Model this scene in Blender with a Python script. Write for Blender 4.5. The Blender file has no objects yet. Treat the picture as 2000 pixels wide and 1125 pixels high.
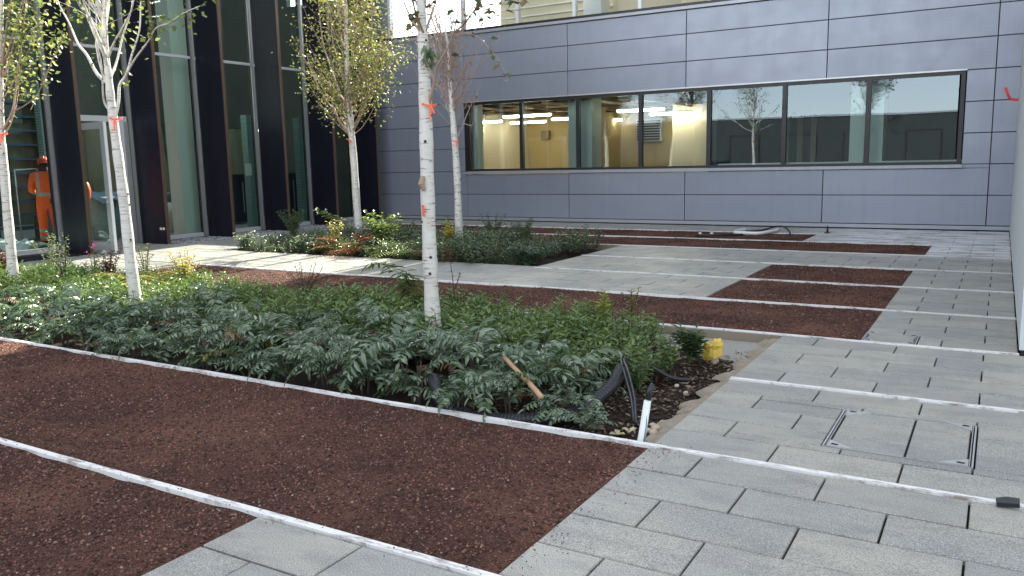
import bpy, math, random
import numpy as np
from mathutils import Matrix, Vector, Euler

random.seed(7)
rng = np.random.default_rng(7)
SC = bpy.context.scene
COL = SC.collection

# ------------------------------------------------------------------ camera
CR = Vector((0.8613527, 0.5075576, -0.0213722))
CU = Vector((-0.0591791, 0.1420366, 0.9880908))
CF = Vector((-0.5045486, 0.8498299, -0.1523805))
CH = 1.5
FPX = 1606.18
cam_d = bpy.data.cameras.new('camera')
cam_d.sensor_width = 36.0
cam_d.lens = FPX / 2000.0 * 36.0
cam_d.clip_start = 0.05
cam_d.clip_end = 1000.0
cam = bpy.data.objects.new('camera', cam_d)
COL.objects.link(cam)
cam.matrix_world = Matrix(((CR.x, CU.x, -CF.x, 0), (CR.y, CU.y, -CF.y, 0), (CR.z, CU.z, -CF.z, CH), (0, 0, 0, 1)))
SC.camera = cam

# ------------------------------------------------------------------ sky, sun, exposure
SUN_EL = 34.0
SUN_ROT = -4.5
world = bpy.data.worlds.new('World')
SC.world = world
world.use_nodes = True
wn = world.node_tree
sky = wn.nodes.new('ShaderNodeTexSky')
sky.sky_type = 'NISHITA'
sky.sun_disc = False
sky.sun_elevation = math.radians(SUN_EL)
sky.sun_rotation = math.radians(SUN_ROT % 360)
sky.air_density = 1.0
sky.dust_density = 0.4
sky.ozone_density = 2.0
bg = wn.nodes['Background']
bg.inputs['Strength'].default_value = 0.13
hz = wn.nodes.new('ShaderNodeHueSaturation')   # desaturated in place of white balance: a paler blue than a clear sky
hz.inputs['Saturation'].default_value = 0.30
wn.links.new(sky.outputs['Color'], hz.inputs['Color'])
wn.links.new(hz.outputs['Color'], bg.inputs['Color'])

sun_d = bpy.data.lights.new('sun', 'SUN')
sun_d.energy = 4.6
sun_d.angle = math.radians(0.6)
sun_d.color = (1.0, 0.93, 0.80)
sun = bpy.data.objects.new('sun', sun_d)
COL.objects.link(sun)
az = math.radians(SUN_ROT)
sdir = Vector((math.sin(az) * math.cos(math.radians(SUN_EL)), math.cos(az) * math.cos(math.radians(SUN_EL)), math.sin(math.radians(SUN_EL))))
sun.rotation_euler = sdir.to_track_quat('Z', 'Y').to_euler()
sun.location = (0, 0, 30)

SC.view_settings.view_transform = 'Standard'
SC.view_settings.look = 'None'
SC.view_settings.exposure = 2.2
SC.view_settings.gamma = 1.0
SC.view_settings.use_curve_mapping = False
SC.render.engine = 'CYCLES'
SC.cycles.use_denoising = True
SC.cycles.max_bounces = 8
SC.cycles.transparent_max_bounces = 16
SC.cycles.caustics_reflective = False
SC.cycles.caustics_refractive = False
SC.cycles.sample_clamp_indirect = 6.0


# ------------------------------------------------------------------ pixel helpers (2000 x 1125 photo pixels to places)
def _ray(px, py):
    return CR * ((px - 1000.0) / FPX) + CU * (-(py - 562.5) / FPX) + CF


def at_y(px, py, Y):
    d = _ray(px, py)
    t = Y / d.y
    return Vector((d.x * t, Y, CH + d.z * t))


def at_x(px, py, X):
    d = _ray(px, py)
    t = X / d.x
    return Vector((X, d.y * t, CH + d.z * t))


def at_z(px, py, z=0.0):
    d = _ray(px, py)
    t = (z - CH) / d.z
    return Vector((d.x * t, d.y * t, z))


# ------------------------------------------------------------------ object helpers
class MB:
    def __init__(self):
        self.v, self.f, self.c = [], [], []

    def add(self, verts, faces, col=None):
        b = len(self.v)
        self.v.extend([tuple(p) for p in verts])
        self.f.extend([tuple(i + b for i in f) for f in faces])
        self.c.extend([col if col else (1, 1, 1)] * len(verts))
        return self

    def box(self, x0, x1, y0, y1, z0, z1):
        v = [(x0, y0, z0), (x1, y0, z0), (x1, y1, z0), (x0, y1, z0), (x0, y0, z1), (x1, y0, z1), (x1, y1, z1), (x0, y1, z1)]
        return self.add(v, [(0, 3, 2, 1), (4, 5, 6, 7), (0, 1, 5, 4), (1, 2, 6, 5), (2, 3, 7, 6), (3, 0, 4, 7)])

    def prism(self, poly, z0, z1):
        n = len(poly)
        v = [(x, y, z0) for x, y in poly] + [(x, y, z1) for x, y in poly]
        f = [tuple(reversed(range(n))), tuple(range(n, 2 * n))] + [(i, (i + 1) % n, n + (i + 1) % n, n + i) for i in range(n)]
        return self.add(v, f)

    def tube(self, pts, rad, n=7, col=None, cap=True):
        P = [Vector(p) for p in pts]
        if not isinstance(rad, (list, tuple)):
            rad = [rad] * len(P)
        V, F = [], []
        ref = Vector((0, 0, 1))
        t0 = (P[1] - P[0]).normalized()
        if abs(t0.dot(ref)) > 0.9:
            ref = Vector((1, 0, 0))
        u = t0.cross(ref).normalized()
        for i, p in enumerate(P):
            t = (P[min(i + 1, len(P) - 1)] - P[max(i - 1, 0)]).normalized()
            u = (u - t * u.dot(t)).normalized()
            w = t.cross(u)
            for k in range(n):
                a = 2 * math.pi * k / n
                V.append(p + (u * math.cos(a) + w * math.sin(a)) * rad[i])
        for i in range(len(P) - 1):
            for k in range(n):
                F.append((i * n + k, i * n + (k + 1) % n, (i + 1) * n + (k + 1) % n, (i + 1) * n + k))
        if cap:
            F.append(tuple(reversed(range(n))))
            F.append(tuple((len(P) - 1) * n + k for k in range(n)))
        return self.add(V, F, col)

    def leaf(self, p, d, up, L, W, col=None, fold=0.25):
        """pointed leaf blade: six points, folded along the midrib"""
        d = d.normalized()
        s = d.cross(up)
        if s.length < 1e-4:
            s = d.cross(Vector((1, 0, 0)))
        s.normalize()
        nrm = s.cross(d)
        h = nrm * (-fold * W)
        m1, m2 = p + d * (L * 0.35), p + d * (L * 0.7)
        return self.add([p, m1 + s * W * 0.5 - h, m2 + s * W * 0.38 - h, p + d * L + h * 0.6, m2 - s * W * 0.38 - h, m1 - s * W * 0.5 - h, p + d * L * 0.52],
                        [(0, 6, 1), (1, 6, 2), (2, 6, 3), (3, 6, 4), (4, 6, 5), (5, 6, 0)], col)

    def quadleaf(self, p, d, up, L, W, col=None):
        d = d.normalized()
        s = d.cross(up)
        if s.length < 1e-4:
            s = d.cross(Vector((1, 0, 0)))
        s.normalize()
        n = s.cross(d)
        m = p + d * L * 0.45
        return self.add([p, m + s * W * 0.5 + n * W * 0.12, p + d * L, m - s * W * 0.5 + n * W * 0.12], [(0, 1, 2), (0, 2, 3)], col)

    def mesh(self, name, mat=None, smooth=False):
        me = bpy.data.meshes.new(name)
        me.from_pydata(self.v, [], self.f)
        if any(c != (1, 1, 1) for c in self.c):
            ca = me.color_attributes.new('tint', 'FLOAT_COLOR', 'POINT')
            arr = np.ones((len(self.v), 4), dtype=np.float32)
            arr[:, :3] = np.array(self.c, dtype=np.float32)
            ca.data.foreach_set('color', arr.ravel())
        if mat:
            me.materials.append(mat)
        if smooth:
            me.polygons.foreach_set('use_smooth', [True] * len(me.polygons))
        me.update()
        return me

    def build(self, name, mat=None, parent=None, smooth=False):
        return link(name, self.mesh(name, mat, smooth), parent)


def link(name, data, parent=None, loc=None, rot=None, scale=None):
    o = bpy.data.objects.new(name, data)
    COL.objects.link(o)
    if parent is not None:
        o.parent = parent
    if loc is not None:
        o.location = loc
    if rot is not None:
        o.rotation_euler = rot
    if scale is not None:
        o.scale = scale if isinstance(scale, (tuple, list, Vector)) else (scale,) * 3
    return o


def tag(o, label=None, cat=None, group=None, kind=None):
    if label:
        o['label'] = label
    if cat:
        o['category'] = cat
    if group:
        o['group'] = group
    if kind:
        o['kind'] = kind
    return o


def empty(name, loc=(0, 0, 0), rz=0.0):
    o = bpy.data.objects.new(name, None)
    COL.objects.link(o)
    o.location = loc
    o.rotation_euler = (0, 0, rz)
    o.empty_display_size = 0.1
    return o


def copy_tree(o, parent=None):
    c = o.copy()
    COL.objects.link(c)
    c.parent = parent
    for ch in list(o.children):
        copy_tree(ch, c)
    return c


# ------------------------------------------------------------------ materials
class NT:
    def __init__(self, name):
        self.m = bpy.data.materials.new(name)
        self.m.use_nodes = True
        self.t = self.m.node_tree
        self.t.nodes.clear()
        self.out = self.n('ShaderNodeOutputMaterial')

    def n(self, typ, **kw):
        nd = self.t.nodes.new(typ)
        for k, v in kw.items():
            if k.startswith('i_'):
                nd.inputs[k[2:].replace('_', ' ')].default_value = v
            else:
                setattr(nd, k, v)
        return nd

    def l(self, a, b):
        self.t.links.new(a, b)

    def pos(self, world=True):
        if world:
            return self.n('ShaderNodeNewGeometry').outputs['Position']
        return self.n('ShaderNodeTexCoord').outputs['Object']

    def noise(self, vec, scale, detail=4, rough=0.55, dist=0.0):
        nd = self.n('ShaderNodeTexNoise')
        nd.inputs['Scale'].default_value = scale
        nd.inputs['Detail'].default_value = detail
        nd.inputs['Roughness'].default_value = rough
        nd.inputs['Distortion'].default_value = dist
        self.l(vec, nd.inputs['Vector'])
        return nd.outputs['Fac']

    def scaled(self, vec, s):
        mp = self.n('ShaderNodeMapping')
        mp.inputs['Scale'].default_value = s
        self.l(vec, mp.inputs['Vector'])
        return mp.outputs['Vector']

    def ramp(self, fac, stops):
        r = self.n('ShaderNodeValToRGB')
        el = r.color_ramp.elements
        while len(el) < len(stops):
            el.new(0.5)
        for e, (p, c) in zip(el, stops):
            e.position = p
            e.color = (c[0], c[1], c[2], 1) if isinstance(c, (tuple, list)) else (c, c, c, 1)
        self.l(fac, r.inputs['Fac'])
        return r.outputs['Color']

    def mix(self, fac, a, b, mode='MIX'):
        m = self.n('ShaderNodeMix', data_type='RGBA', blend_type=mode)
        for sock, v in ((m.inputs[0], fac), (m.inputs[6], a), (m.inputs[7], b)):
            if isinstance(v, bpy.types.NodeSocket):
                self.l(v, sock)
            elif isinstance(v, (tuple, list)):
                sock.default_value = (v[0], v[1], v[2], 1)
            else:
                sock.default_value = v
        return m.outputs[2]

    def math(self, op, a, b=0.0, clamp=False):
        m = self.n('ShaderNodeMath', operation=op, use_clamp=clamp)
        for sock, v in ((m.inputs[0], a), (m.inputs[1], b)):
            if isinstance(v, bpy.types.NodeSocket):
                self.l(v, sock)
            else:
                sock.default_value = v
        return m.outputs[0]

    def bump(self, h, strength=0.3, dist=0.01):
        b = self.n('ShaderNodeBump')
        b.inputs['Strength'].default_value = strength
        b.inputs['Distance'].default_value = dist
        self.l(h, b.inputs['Height'])
        return b.outputs['Normal']

    def bsdf(self, color, rough=0.5, metallic=0.0, normal=None, spec=0.5, coat=0.0):
        p = self.n('ShaderNodeBsdfPrincipled')
        for key, v in (('Base Color', color), ('Roughness', rough), ('Metallic', metallic), ('Specular IOR Level', spec), ('Coat Weight', coat)):
            if isinstance(v, bpy.types.NodeSocket):
                self.l(v, p.inputs[key])
            elif isinstance(v, (tuple, list)):
                p.inputs[key].default_value = (v[0], v[1], v[2], 1)
            else:
                p.inputs[key].default_value = v
        if normal is not None:
            self.l(normal, p.inputs['Normal'])
        return p

    def done(self, shader):
        self.l(shader.outputs[0], self.out.inputs['Surface'])
        return self.m

    def rand(self):
        return self.n('ShaderNodeObjectInfo').outputs['Random']

    def attr(self):
        a = self.n('ShaderNodeVertexColor')
        a.layer_name = 'tint'
        return a.outputs['Color']


def simple(name, color, rough=0.5, metallic=0.0, var=0.12, scale=8.0, bump=0.0, bscale=60.0, spec=0.5):
    n = NT(name)
    p = n.pos()
    f = n.noise(p, scale, 5)
    c = n.mix(f, tuple(x * (1 - var) for x in color), tuple(min(1, x * (1 + var)) for x in color))
    nm = n.bump(n.noise(p, bscale, 4), bump, 0.01) if bump else None
    rr = n.math('ADD', n.math('MULTIPLY', n.noise(p, scale * 1.7, 3), 0.16), rough - 0.08)
    return n.done(n.bsdf(c, rr, metallic, nm, spec))


def emissive(name, color, s):
    n = NT(name)
    e = n.n('ShaderNodeEmission')
    e.inputs['Color'].default_value = (*color, 1)
    e.inputs['Strength'].default_value = s
    return n.done(e)


def glass(name, tint, ior=1.6, boost=0.0, rough=0.0, gtint=(0.95, 0.98, 1.0)):
    n = NT(name)
    tr = n.n('ShaderNodeBsdfTransparent')
    tr.inputs['Color'].default_value = (*tint, 1)
    gl = n.n('ShaderNodeBsdfGlossy')
    gl.inputs['Roughness'].default_value = rough
    gl.inputs['Color'].default_value = (*gtint, 1)
    # each sheet is very slightly out of true, so mirrored edges waver as in real panes
    nz = n.noise(n.scaled(n.pos(), (0.5, 0.5, 0.8)), 1.0, 1)
    n.l(n.bump(nz, 0.06, 0.03), gl.inputs['Normal'])
    fr = n.n('ShaderNodeFresnel')
    fr.inputs['IOR'].default_value = ior
    f = n.math('ADD', fr.outputs[0], boost, clamp=True)
    mx = n.n('ShaderNodeMixShader')
    n.l(f, mx.inputs[0])
    n.l(tr.outputs[0], mx.inputs[1])
    n.l(gl.outputs[0], mx.inputs[2])
    return n.done(mx)


def leafmat(name, dark, light, rough=0.35, trans=0.35, tcol=None, spec=0.5, attr=False):
    n = NT(name)
    r = n.rand()
    g = n.n('ShaderNodeNewGeometry')
    rl = n.math('ADD', n.math('MULTIPLY', g.outputs['Random Per Island'], 0.75), n.math('MULTIPLY', r, 0.25))
    c = n.mix(rl, dark, light)
    if attr:
        c = n.mix(1.0, c, n.attr(), 'MULTIPLY')
    p = n.bsdf(c, rough, 0.0, None, spec)
    t = n.n('ShaderNodeBsdfTranslucent')
    tc = n.mix(0.6, c, tcol if tcol else tuple(min(1, x * 1.6) for x in light))
    if attr:
        tc = n.mix(0.6, c, n.mix(1.0, tcol or light, n.attr(), 'MULTIPLY'))
    n.l(tc, t.inputs['Color'])
    mx = n.n('ShaderNodeMixShader')
    mx.inputs[0].default_value = trans
    n.l(p.outputs[0], mx.inputs[1])
    n.l(t.outputs[0], mx.inputs[2])
    return n.done(mx)


def m_paver():
    n = NT('grey_paver')
    p = n.pos()
    r = n.rand()
    base = n.ramp(r, [(0.0, (0.205, 0.205, 0.198)), (0.3, (0.300, 0.292, 0.268)), (0.6, (0.250, 0.249, 0.238)), (1.0, (0.370, 0.350, 0.300))])
    big = n.noise(p, 1.3, 4)
    c = n.mix(n.ramp(big, [(0.35, 0.0), (0.66, 0.65)]), base, (0.42, 0.385, 0.305))
    dirt = n.noise(n.scaled(p, (2.0, 5.0, 2.0)), 1.6, 5, 0.65)
    c = n.mix(n.ramp(dirt, [(0.46, 0.0), (0.72, 0.7)]), c, (0.165, 0.163, 0.155))
    sp = n.noise(p, 190.0, 2, 0.6)
    c = n.mix(n.ramp(sp, [(0.36, 0.85), (0.46, 0.0)]), c, (0.10, 0.10, 0.10))
    c = n.mix(n.ramp(sp, [(0.56, 0.0), (0.66, 0.8)]), c, (0.52, 0.52, 0.50))
    sp2 = n.noise(p, 9.0, 6, 0.75)
    c = n.mix(n.ramp(sp2, [(0.70, 0.0), (0.74, 0.8)]), c, (0.07, 0.065, 0.06))
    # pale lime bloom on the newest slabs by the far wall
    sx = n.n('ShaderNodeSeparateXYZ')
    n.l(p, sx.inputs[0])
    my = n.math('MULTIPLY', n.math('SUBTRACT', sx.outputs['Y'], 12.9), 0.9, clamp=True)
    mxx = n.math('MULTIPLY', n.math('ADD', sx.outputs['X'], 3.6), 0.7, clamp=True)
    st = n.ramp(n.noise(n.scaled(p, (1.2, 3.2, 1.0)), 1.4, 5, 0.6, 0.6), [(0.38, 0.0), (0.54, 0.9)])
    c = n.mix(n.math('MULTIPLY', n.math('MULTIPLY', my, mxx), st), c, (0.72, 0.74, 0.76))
    h = n.math('ADD', n.math('MULTIPLY', sp, 0.6), n.math('MULTIPLY', n.noise(p, 45, 4), 0.6))
    rr = n.ramp(n.noise(p, 2.2, 4), [(0.3, 0.32), (0.7, 0.58)])
    return n.done(n.bsdf(c, rr, 0.0, n.bump(h, 0.35, 0.004), 0.5))


def m_gravelbase():
    n = NT('red_gravel_fines')
    p = n.pos()
    f = n.noise(p, 60, 5, 0.7)
    c = n.ramp(f, [(0.3, (0.024, 0.012, 0.009)), (0.5, (0.068, 0.034, 0.025)), (0.72, (0.125, 0.066, 0.047))])
    big = n.noise(p, 1.1, 5, 0.6)
    c = n.mix(n.ramp(big, [(0.42, 0.0), (0.66, 0.75)]), c, (0.195, 0.094, 0.063))
    v = n.n('ShaderNodeTexVoronoi')
    v.inputs['Scale'].default_value = 75
    n.l(p, v.inputs['Vector'])
    h = n.math('ADD', n.math('MULTIPLY', v.outputs['Distance'], -0.9), n.noise(p, 140, 3))
    return n.done(n.bsdf(c, 0.95, 0.0, n.bump(h, 0.9, 0.012), 0.15))


def m_attr(name, rough=0.85, spec=0.25, bscale=90, bump=0.3):
    n = NT(name)
    p = n.pos()
    c = n.mix(n.noise(p, bscale, 3), n.mix(1.0, n.attr(), (0.75, 0.75, 0.75), 'MULTIPLY'), n.mix(1.0, n.attr(), (1.2, 1.2, 1.2), 'MULTIPLY'))
    return n.done(n.bsdf(c, rough, 0.0, n.bump(n.noise(p, bscale, 3), bump, 0.004), spec))


def m_bark():
    n = NT('white_birch_bark')
    p = n.pos()
    big = n.noise(p, 5.0, 4)
    c = n.mix(big, (0.52, 0.50, 0.45), (0.72, 0.70, 0.66))
    c = n.mix(n.ramp(n.noise(n.scaled(p, (9, 9, 60)), 1.0, 3, 0.6), [(0.57, 0.0), (0.66, 0.8)]), c, (0.17, 0.13, 0.11))
    c = n.mix(n.ramp(n.noise(n.scaled(p, (6, 6, 3)), 1.0, 4, 0.6), [(0.58, 0.0), (0.78, 0.6)]), c, (0.46, 0.35, 0.26))
    c = n.mix(n.ramp(n.noise(n.scaled(p, (1.5, 1.5, 22)), 1.0, 4, 0.6), [(0.56, 0.0), (0.70, 0.5)]), c, (0.38, 0.33, 0.28))
    c = n.mix(n.ramp(n.noise(p, 14, 5, 0.7), [(0.655, 0.0), (0.70, 0.9)]), c, (0.06, 0.05, 0.045))
    h = n.noise(n.scaled(p, (12, 12, 70)), 1.0, 4)
    return n.done(n.bsdf(c, 0.6, 0.0, n.bump(h, 0.35, 0.006), 0.3))


def m_panel():
    n = NT('blue_grey_cladding')
    p = n.pos()
    r = n.rand()
    c = n.ramp(r, [(0.0, (0.250, 0.275, 0.335)), (1.0, (0.285, 0.310, 0.372))])
    c = n.mix(n.ramp(n.noise(n.scaled(p, (0.7, 1, 2.0)), 1.2, 5, 0.6), [(0.4, 0.0), (0.8, 0.18)]), c, (0.42, 0.43, 0.48))
    c = n.mix(n.ramp(n.noise(n.scaled(p, (3.0, 1, 9.0)), 1.0, 6, 0.7, 0.5), [(0.66, 0.0), (0.74, 0.14)]), c, (0.55, 0.55, 0.57))
    c = n.mix(n.ramp(n.noise(n.scaled(p, (7.0, 1, 0.30)), 1.0, 5, 0.65), [(0.5, 0.0), (0.8, 0.30)]), c, (0.21, 0.23, 0.28))
    h = n.noise(n.scaled(p, (0.9, 0.9, 2.2)), 1.0, 2)
    rr = n.ramp(n.noise(p, 3.0, 4), [(0.3, 0.36), (0.7, 0.46)])
    return n.done(n.bsdf(c, rr, 0.35, n.bump(h, 0.10, 0.02), 0.5))


def m_strip():
    n = NT('white_painted_edging')
    p = n.pos()
    d = n.noise(n.scaled(p, (4, 16, 4)), 1.2, 6, 0.7)
    c = n.mix(n.ramp(d, [(0.52, 0.0), (0.64, 0.85)]), (0.74, 0.73, 0.71), (0.24, 0.18, 0.15))
    c = n.mix(n.ramp(n.noise(p, 28, 5, 0.7), [(0.60, 0.0), (0.70, 0.7)]), c, (0.12, 0.09, 0.08))
    return n.done(n.bsdf(c, 0.55, 0.0, n.bump(n.noise(p, 60, 4), 0.3, 0.003), 0.4))


def m_fin():
    n = NT('near_black_navy_panel')
    p = n.pos()
    c = n.mix(n.noise(n.scaled(p, (3, 3, 0.6)), 1.5, 5), (0.006, 0.006, 0.013), (0.013, 0.012, 0.024))
    sx = n.n('ShaderNodeSeparateXYZ')
    n.l(p, sx.inputs[0])
    low = n.math('SUBTRACT', 1.0, n.math('MULTIPLY', sx.outputs['Z'], 0.8), clamp=True)
    dust = n.ramp(n.noise(n.scaled(p, (8, 8, 1.5)), 1.4, 6, 0.7), [(0.5, 0.0), (0.8, 0.5)])
    c = n.mix(n.math('MULTIPLY', low, dust), c, (0.075, 0.055, 0.055))
    return n.done(n.bsdf(c, 0.40, 0.0, None, 0.22))


def m_suit():
    n = NT('orange_hi_vis_cloth')
    o = n.n('ShaderNodeTexCoord').outputs['Object']
    sx = n.n('ShaderNodeSeparateXYZ')
    n.l(o, sx.inputs[0])
    z, x = sx.outputs['Z'], sx.outputs['X']

    def band(v, a, b):
        return n.math('MULTIPLY', n.math('GREATER_THAN', v, a), n.math('LESS_THAN', v, b))
    c = n.mix(n.noise(o, 14, 5), (0.72, 0.085, 0.018), (0.92, 0.13, 0.03))
    grey = (0.30, 0.30, 0.27)
    c = n.mix(band(z, 0.985, 1.05), c, grey)
    ax = n.math('ABSOLUTE', x)
    v = n.math('MULTIPLY', band(ax, 0.085, 0.135), band(z, 1.05, 1.43))
    c = n.mix(v, c, grey)
    c = n.mix(band(z, 0.16, 0.22), c, grey)
    c = n.mix(band(z, 0.29, 0.35), c, grey)
    c = n.mix(n.math('LESS_THAN', z, 0.12), c, (0.03, 0.03, 0.032))
    c = n.mix(n.math('GREATER_THAN', z, 1.455), c, (0.035, 0.028, 0.03))
    h = n.noise(n.scaled(o, (10, 10, 6)), 1.0, 3)
    return n.done(n.bsdf(c, 0.75, 0.0, n.bump(h, 0.5, 0.02), 0.2))


M = dict(
    paver=m_paver(), gravelbase=m_gravelbase(), stone=m_attr('red_gravel_stone'), pebble=m_attr('grey_pebble', 0.6, 0.4),
    bark=m_bark(), panel=m_panel(), strip=m_strip(), fin=m_fin(), suit=m_suit(),
    bedding=simple('dark_joint_sand', (0.030, 0.029, 0.028), 0.95, 0, 0.4, 40, 0.5, 120, 0.1),
    soil=simple('dark_soil', (0.032, 0.024, 0.019), 0.95, 0, 0.5, 18, 0.8, 70, 0.1),
    ground=simple('bare_ground', (0.12, 0.11, 0.10), 0.95, 0, 0.2, 1.0, 0.3, 20, 0.2),
    haunch=simple('gritty_tan_concrete', (0.30, 0.26, 0.20), 0.95, 0, 0.35, 22, 0.8, 90, 0.2),
    kerb=simple('tan_kerb_concrete', (0.23, 0.195, 0.145), 0.85, 0, 0.22, 5, 0.3, 60, 0.2),
    lean=simple('grey_rough_concrete', (0.33, 0.32, 0.29), 0.95, 0, 0.4, 40, 0.9, 110, 0.2),
    mulch=m_attr('bark_mulch', 0.85, 0.2, 60, 0.4),
    bronze=simple('bronze_trim', (0.13, 0.085, 0.062), 0.4, 0.5, 0.15, 5),
    alu=simple('silver_aluminium', (0.50, 0.51, 0.52), 0.38, 0.6, 0.08, 5),
    alulight=simple('pale_aluminium', (0.66, 0.67, 0.68), 0.42, 0.2, 0.06, 5),
    steel=simple('galvanised_steel', (0.50, 0.51, 0.51), 0.35, 0.55, 0.12, 15),
    frame=simple('black_window_frame', (0.012, 0.012, 0.014), 0.4, 0.0, 0.2, 5),
    trim=simple('grey_flashing', (0.36, 0.37, 0.41), 0.4, 0.3, 0.08, 4),
    dark=simple('shadow_gap_black', (0.01, 0.01, 0.01), 0.8),
    greenglass=glass('green_tinted_glass', (0.78, 0.96, 0.88), 1.5),
    clearglass=glass('window_glass', (0.80, 0.88, 0.86), 1.75, 0.04, 0.0, (0.72, 0.88, 1.0)),
    upperglass=glass('clear_upper_glass', (0.88, 0.93, 0.92), 1.45),
    tan=simple('tan_plaster_wall', (0.48, 0.36, 0.18), 0.9, 0, 0.08, 2),
    cream=simple('cream_board_wall', (0.66, 0.58, 0.42), 0.85, 0, 0.06, 2),
    white=simple('white_paint', (0.78, 0.78, 0.76), 0.6, 0, 0.05, 2),
    paleteal=simple('pale_column_paint', (0.62, 0.72, 0.68), 0.7, 0, 0.05, 2),
    hall=simple('hall_wall', (0.13, 0.135, 0.125), 0.9, 0, 0.2, 1.2),
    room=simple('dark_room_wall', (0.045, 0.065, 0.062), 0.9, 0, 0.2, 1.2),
    roomfloor=simple('grey_screed_floor', (0.24, 0.24, 0.23), 0.7, 0, 0.2, 1.2),
    duct=simple('brown_service_pipe', (0.22, 0.15, 0.085), 0.6, 0.2, 0.2, 4),
    olive=simple('olive_plastic_sheet', (0.26, 0.25, 0.17), 0.55, 0, 0.2, 3, 0.6, 3.0),
    sidewall=simple('pale_grey_wall_paint', (0.56, 0.60, 0.61), 0.6, 0, 0.04, 1.5),
    farwall=simple('dark_far_cladding', (0.030, 0.036, 0.036), 0.7, 0, 0.15, 0.8),
    navy=simple('navy_cabinet', (0.014, 0.022, 0.036), 0.35, 0, 0.2, 4),
    plasticwhite=simple('milky_polythene', (0.60, 0.66, 0.66), 0.35, 0, 0.12, 5, 0.5, 9),
    woven=simple('white_woven_bag', (0.60, 0.58, 0.52), 0.8, 0, 0.12, 8, 0.6, 25),
    rubber=simple('black_rubber', (0.016, 0.017, 0.020), 0.42, 0, 0.25, 20),
    pvc=simple('white_plastic_pipe', (0.74, 0.77, 0.75), 0.4, 0, 0.08, 12),
    wood=simple('pale_wood_handle', (0.46, 0.29, 0.16), 0.6, 0, 0.25, 20, 0.3, 60),
    yellow=simple('yellow_plastic_bag', (0.60, 0.42, 0.07), 0.4, 0, 0.2, 18, 0.6, 22),
    ribbon=simple('orange_ribbon', (0.85, 0.12, 0.05), 0.5, 0, 0.15, 15),
    red=simple('red_tape', (0.75, 0.04, 0.05), 0.5, 0, 0.1, 15),
    helmet=simple('red_orange_helmet', (0.70, 0.05, 0.025), 0.35, 0, 0.08, 9),
    skin=simple('skin', (0.42, 0.24, 0.17), 0.55, 0, 0.08, 12),
    bluecloth=simple('blue_grey_cloth', (0.17, 0.28, 0.36), 0.8, 0, 0.25, 12, 0.6, 30),
    rock=simple('pale_stone', (0.44, 0.36, 0.27), 0.85, 0, 0.25, 20, 0.5, 50),
    stem=simple('brown_stem', (0.045, 0.030, 0.022), 0.7, 0, 0.25, 30),
    twig=simple('pale_brown_twig', (0.34, 0.24, 0.17), 0.7, 0, 0.25, 12),
    redtwig=simple('reddish_twig', (0.34, 0.255, 0.225), 0.7, 0, 0.25, 12),
    greenstem=simple('green_stem', (0.08, 0.12, 0.04), 0.6, 0, 0.25, 20),
    tube=emissive('lit_tube_light', (1.0, 0.93, 0.72), 12.0),
    tube2=emissive('lit_trunking_light', (1.0, 0.96, 0.78), 7.0),
    slot=simple('dark_slot', (0.01, 0.01, 0.01), 0.8),
    mahonia=leafmat('leathery_blue_green_leaf', (0.036, 0.076, 0.034), (0.190, 0.255, 0.150), 0.25, 0.18, (0.14, 0.26, 0.05), 0.9),
    mahbrown=leafmat('withered_brown_leaf', (0.10, 0.065, 0.035), (0.26, 0.17, 0.09), 0.6, 0.15, (0.3, 0.2, 0.08), 0.3),
    mahyellow=leafmat('yellowing_leathery_leaf', (0.10, 0.12, 0.02), (0.24, 0.19, 0.035), 0.4, 0.25, (0.4, 0.3, 0.05), 0.5),
    smallleaf=leafmat('small_green_leaf', (0.040, 0.088, 0.022), (0.200, 0.290, 0.080), 0.36, 0.28, (0.24, 0.38, 0.06), 0.5),
    bedleaf=leafmat('dark_grey_green_leaf', (0.045, 0.082, 0.038), (0.180, 0.235, 0.120), 0.34, 0.25, (0.16, 0.24, 0.06), 0.55),
    tint=leafmat('mixed_leaf', (0.75, 0.75, 0.75), (1.25, 1.25, 1.25), 0.42, 0.4, (1.5, 1.5, 1.3), 0.4, True),
    mesh=None,
)


def m_net():
    n = NT('teal_grey_netting')
    p = n.pos()
    w = n.n('ShaderNodeTexBrick')
    w.inputs['Scale'].default_value = 9.0
    w.inputs['Color1'].default_value = (0.24, 0.36, 0.36, 1)
    w.inputs['Color2'].default_value = (0.31, 0.43, 0.42, 1)
    w.inputs['Mortar'].default_value = (0.15, 0.23, 0.23, 1)
    w.inputs['Mortar Size'].default_value = 0.03
    mp = n.n('ShaderNodeTexCoord')
    cx = n.n('ShaderNodeSeparateXYZ')
    n.l(p, cx.inputs[0])
    cb = n.n('ShaderNodeCombineXYZ')
    n.l(cx.outputs['Y'], cb.inputs['X'])
    n.l(cx.outputs['Z'], cb.inputs['Y'])
    n.l(cb.outputs[0], w.inputs['Vector'])
    return n.done(n.bsdf(w.outputs['Color'], 0.7, 0, n.bump(n.noise(p, 30, 4), 0.4, 0.01), 0.3))


M['mesh'] = m_net()

# ------------------------------------------------------------------ ground levels
S = dict(B=2.365, A=3.948, C=5.455, D=7.03, E=8.56, F=10.16, G=11.755, H=13.41, I=14.97, J=16.48)
HW = 0.027
XSIDE = 0.19
YW = 17.91
XG = -15.25
ground = tag(MB().box(-150, 150, -150, 150, -0.6, -0.30).build('ground', M['ground']), 'bare ground under and around the courtyard', kind='structure')

# paving: regular half-bond grid
PX = 0.5915
P0 = -0.035
GAP = 0.009
_slabmesh = {}


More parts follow.
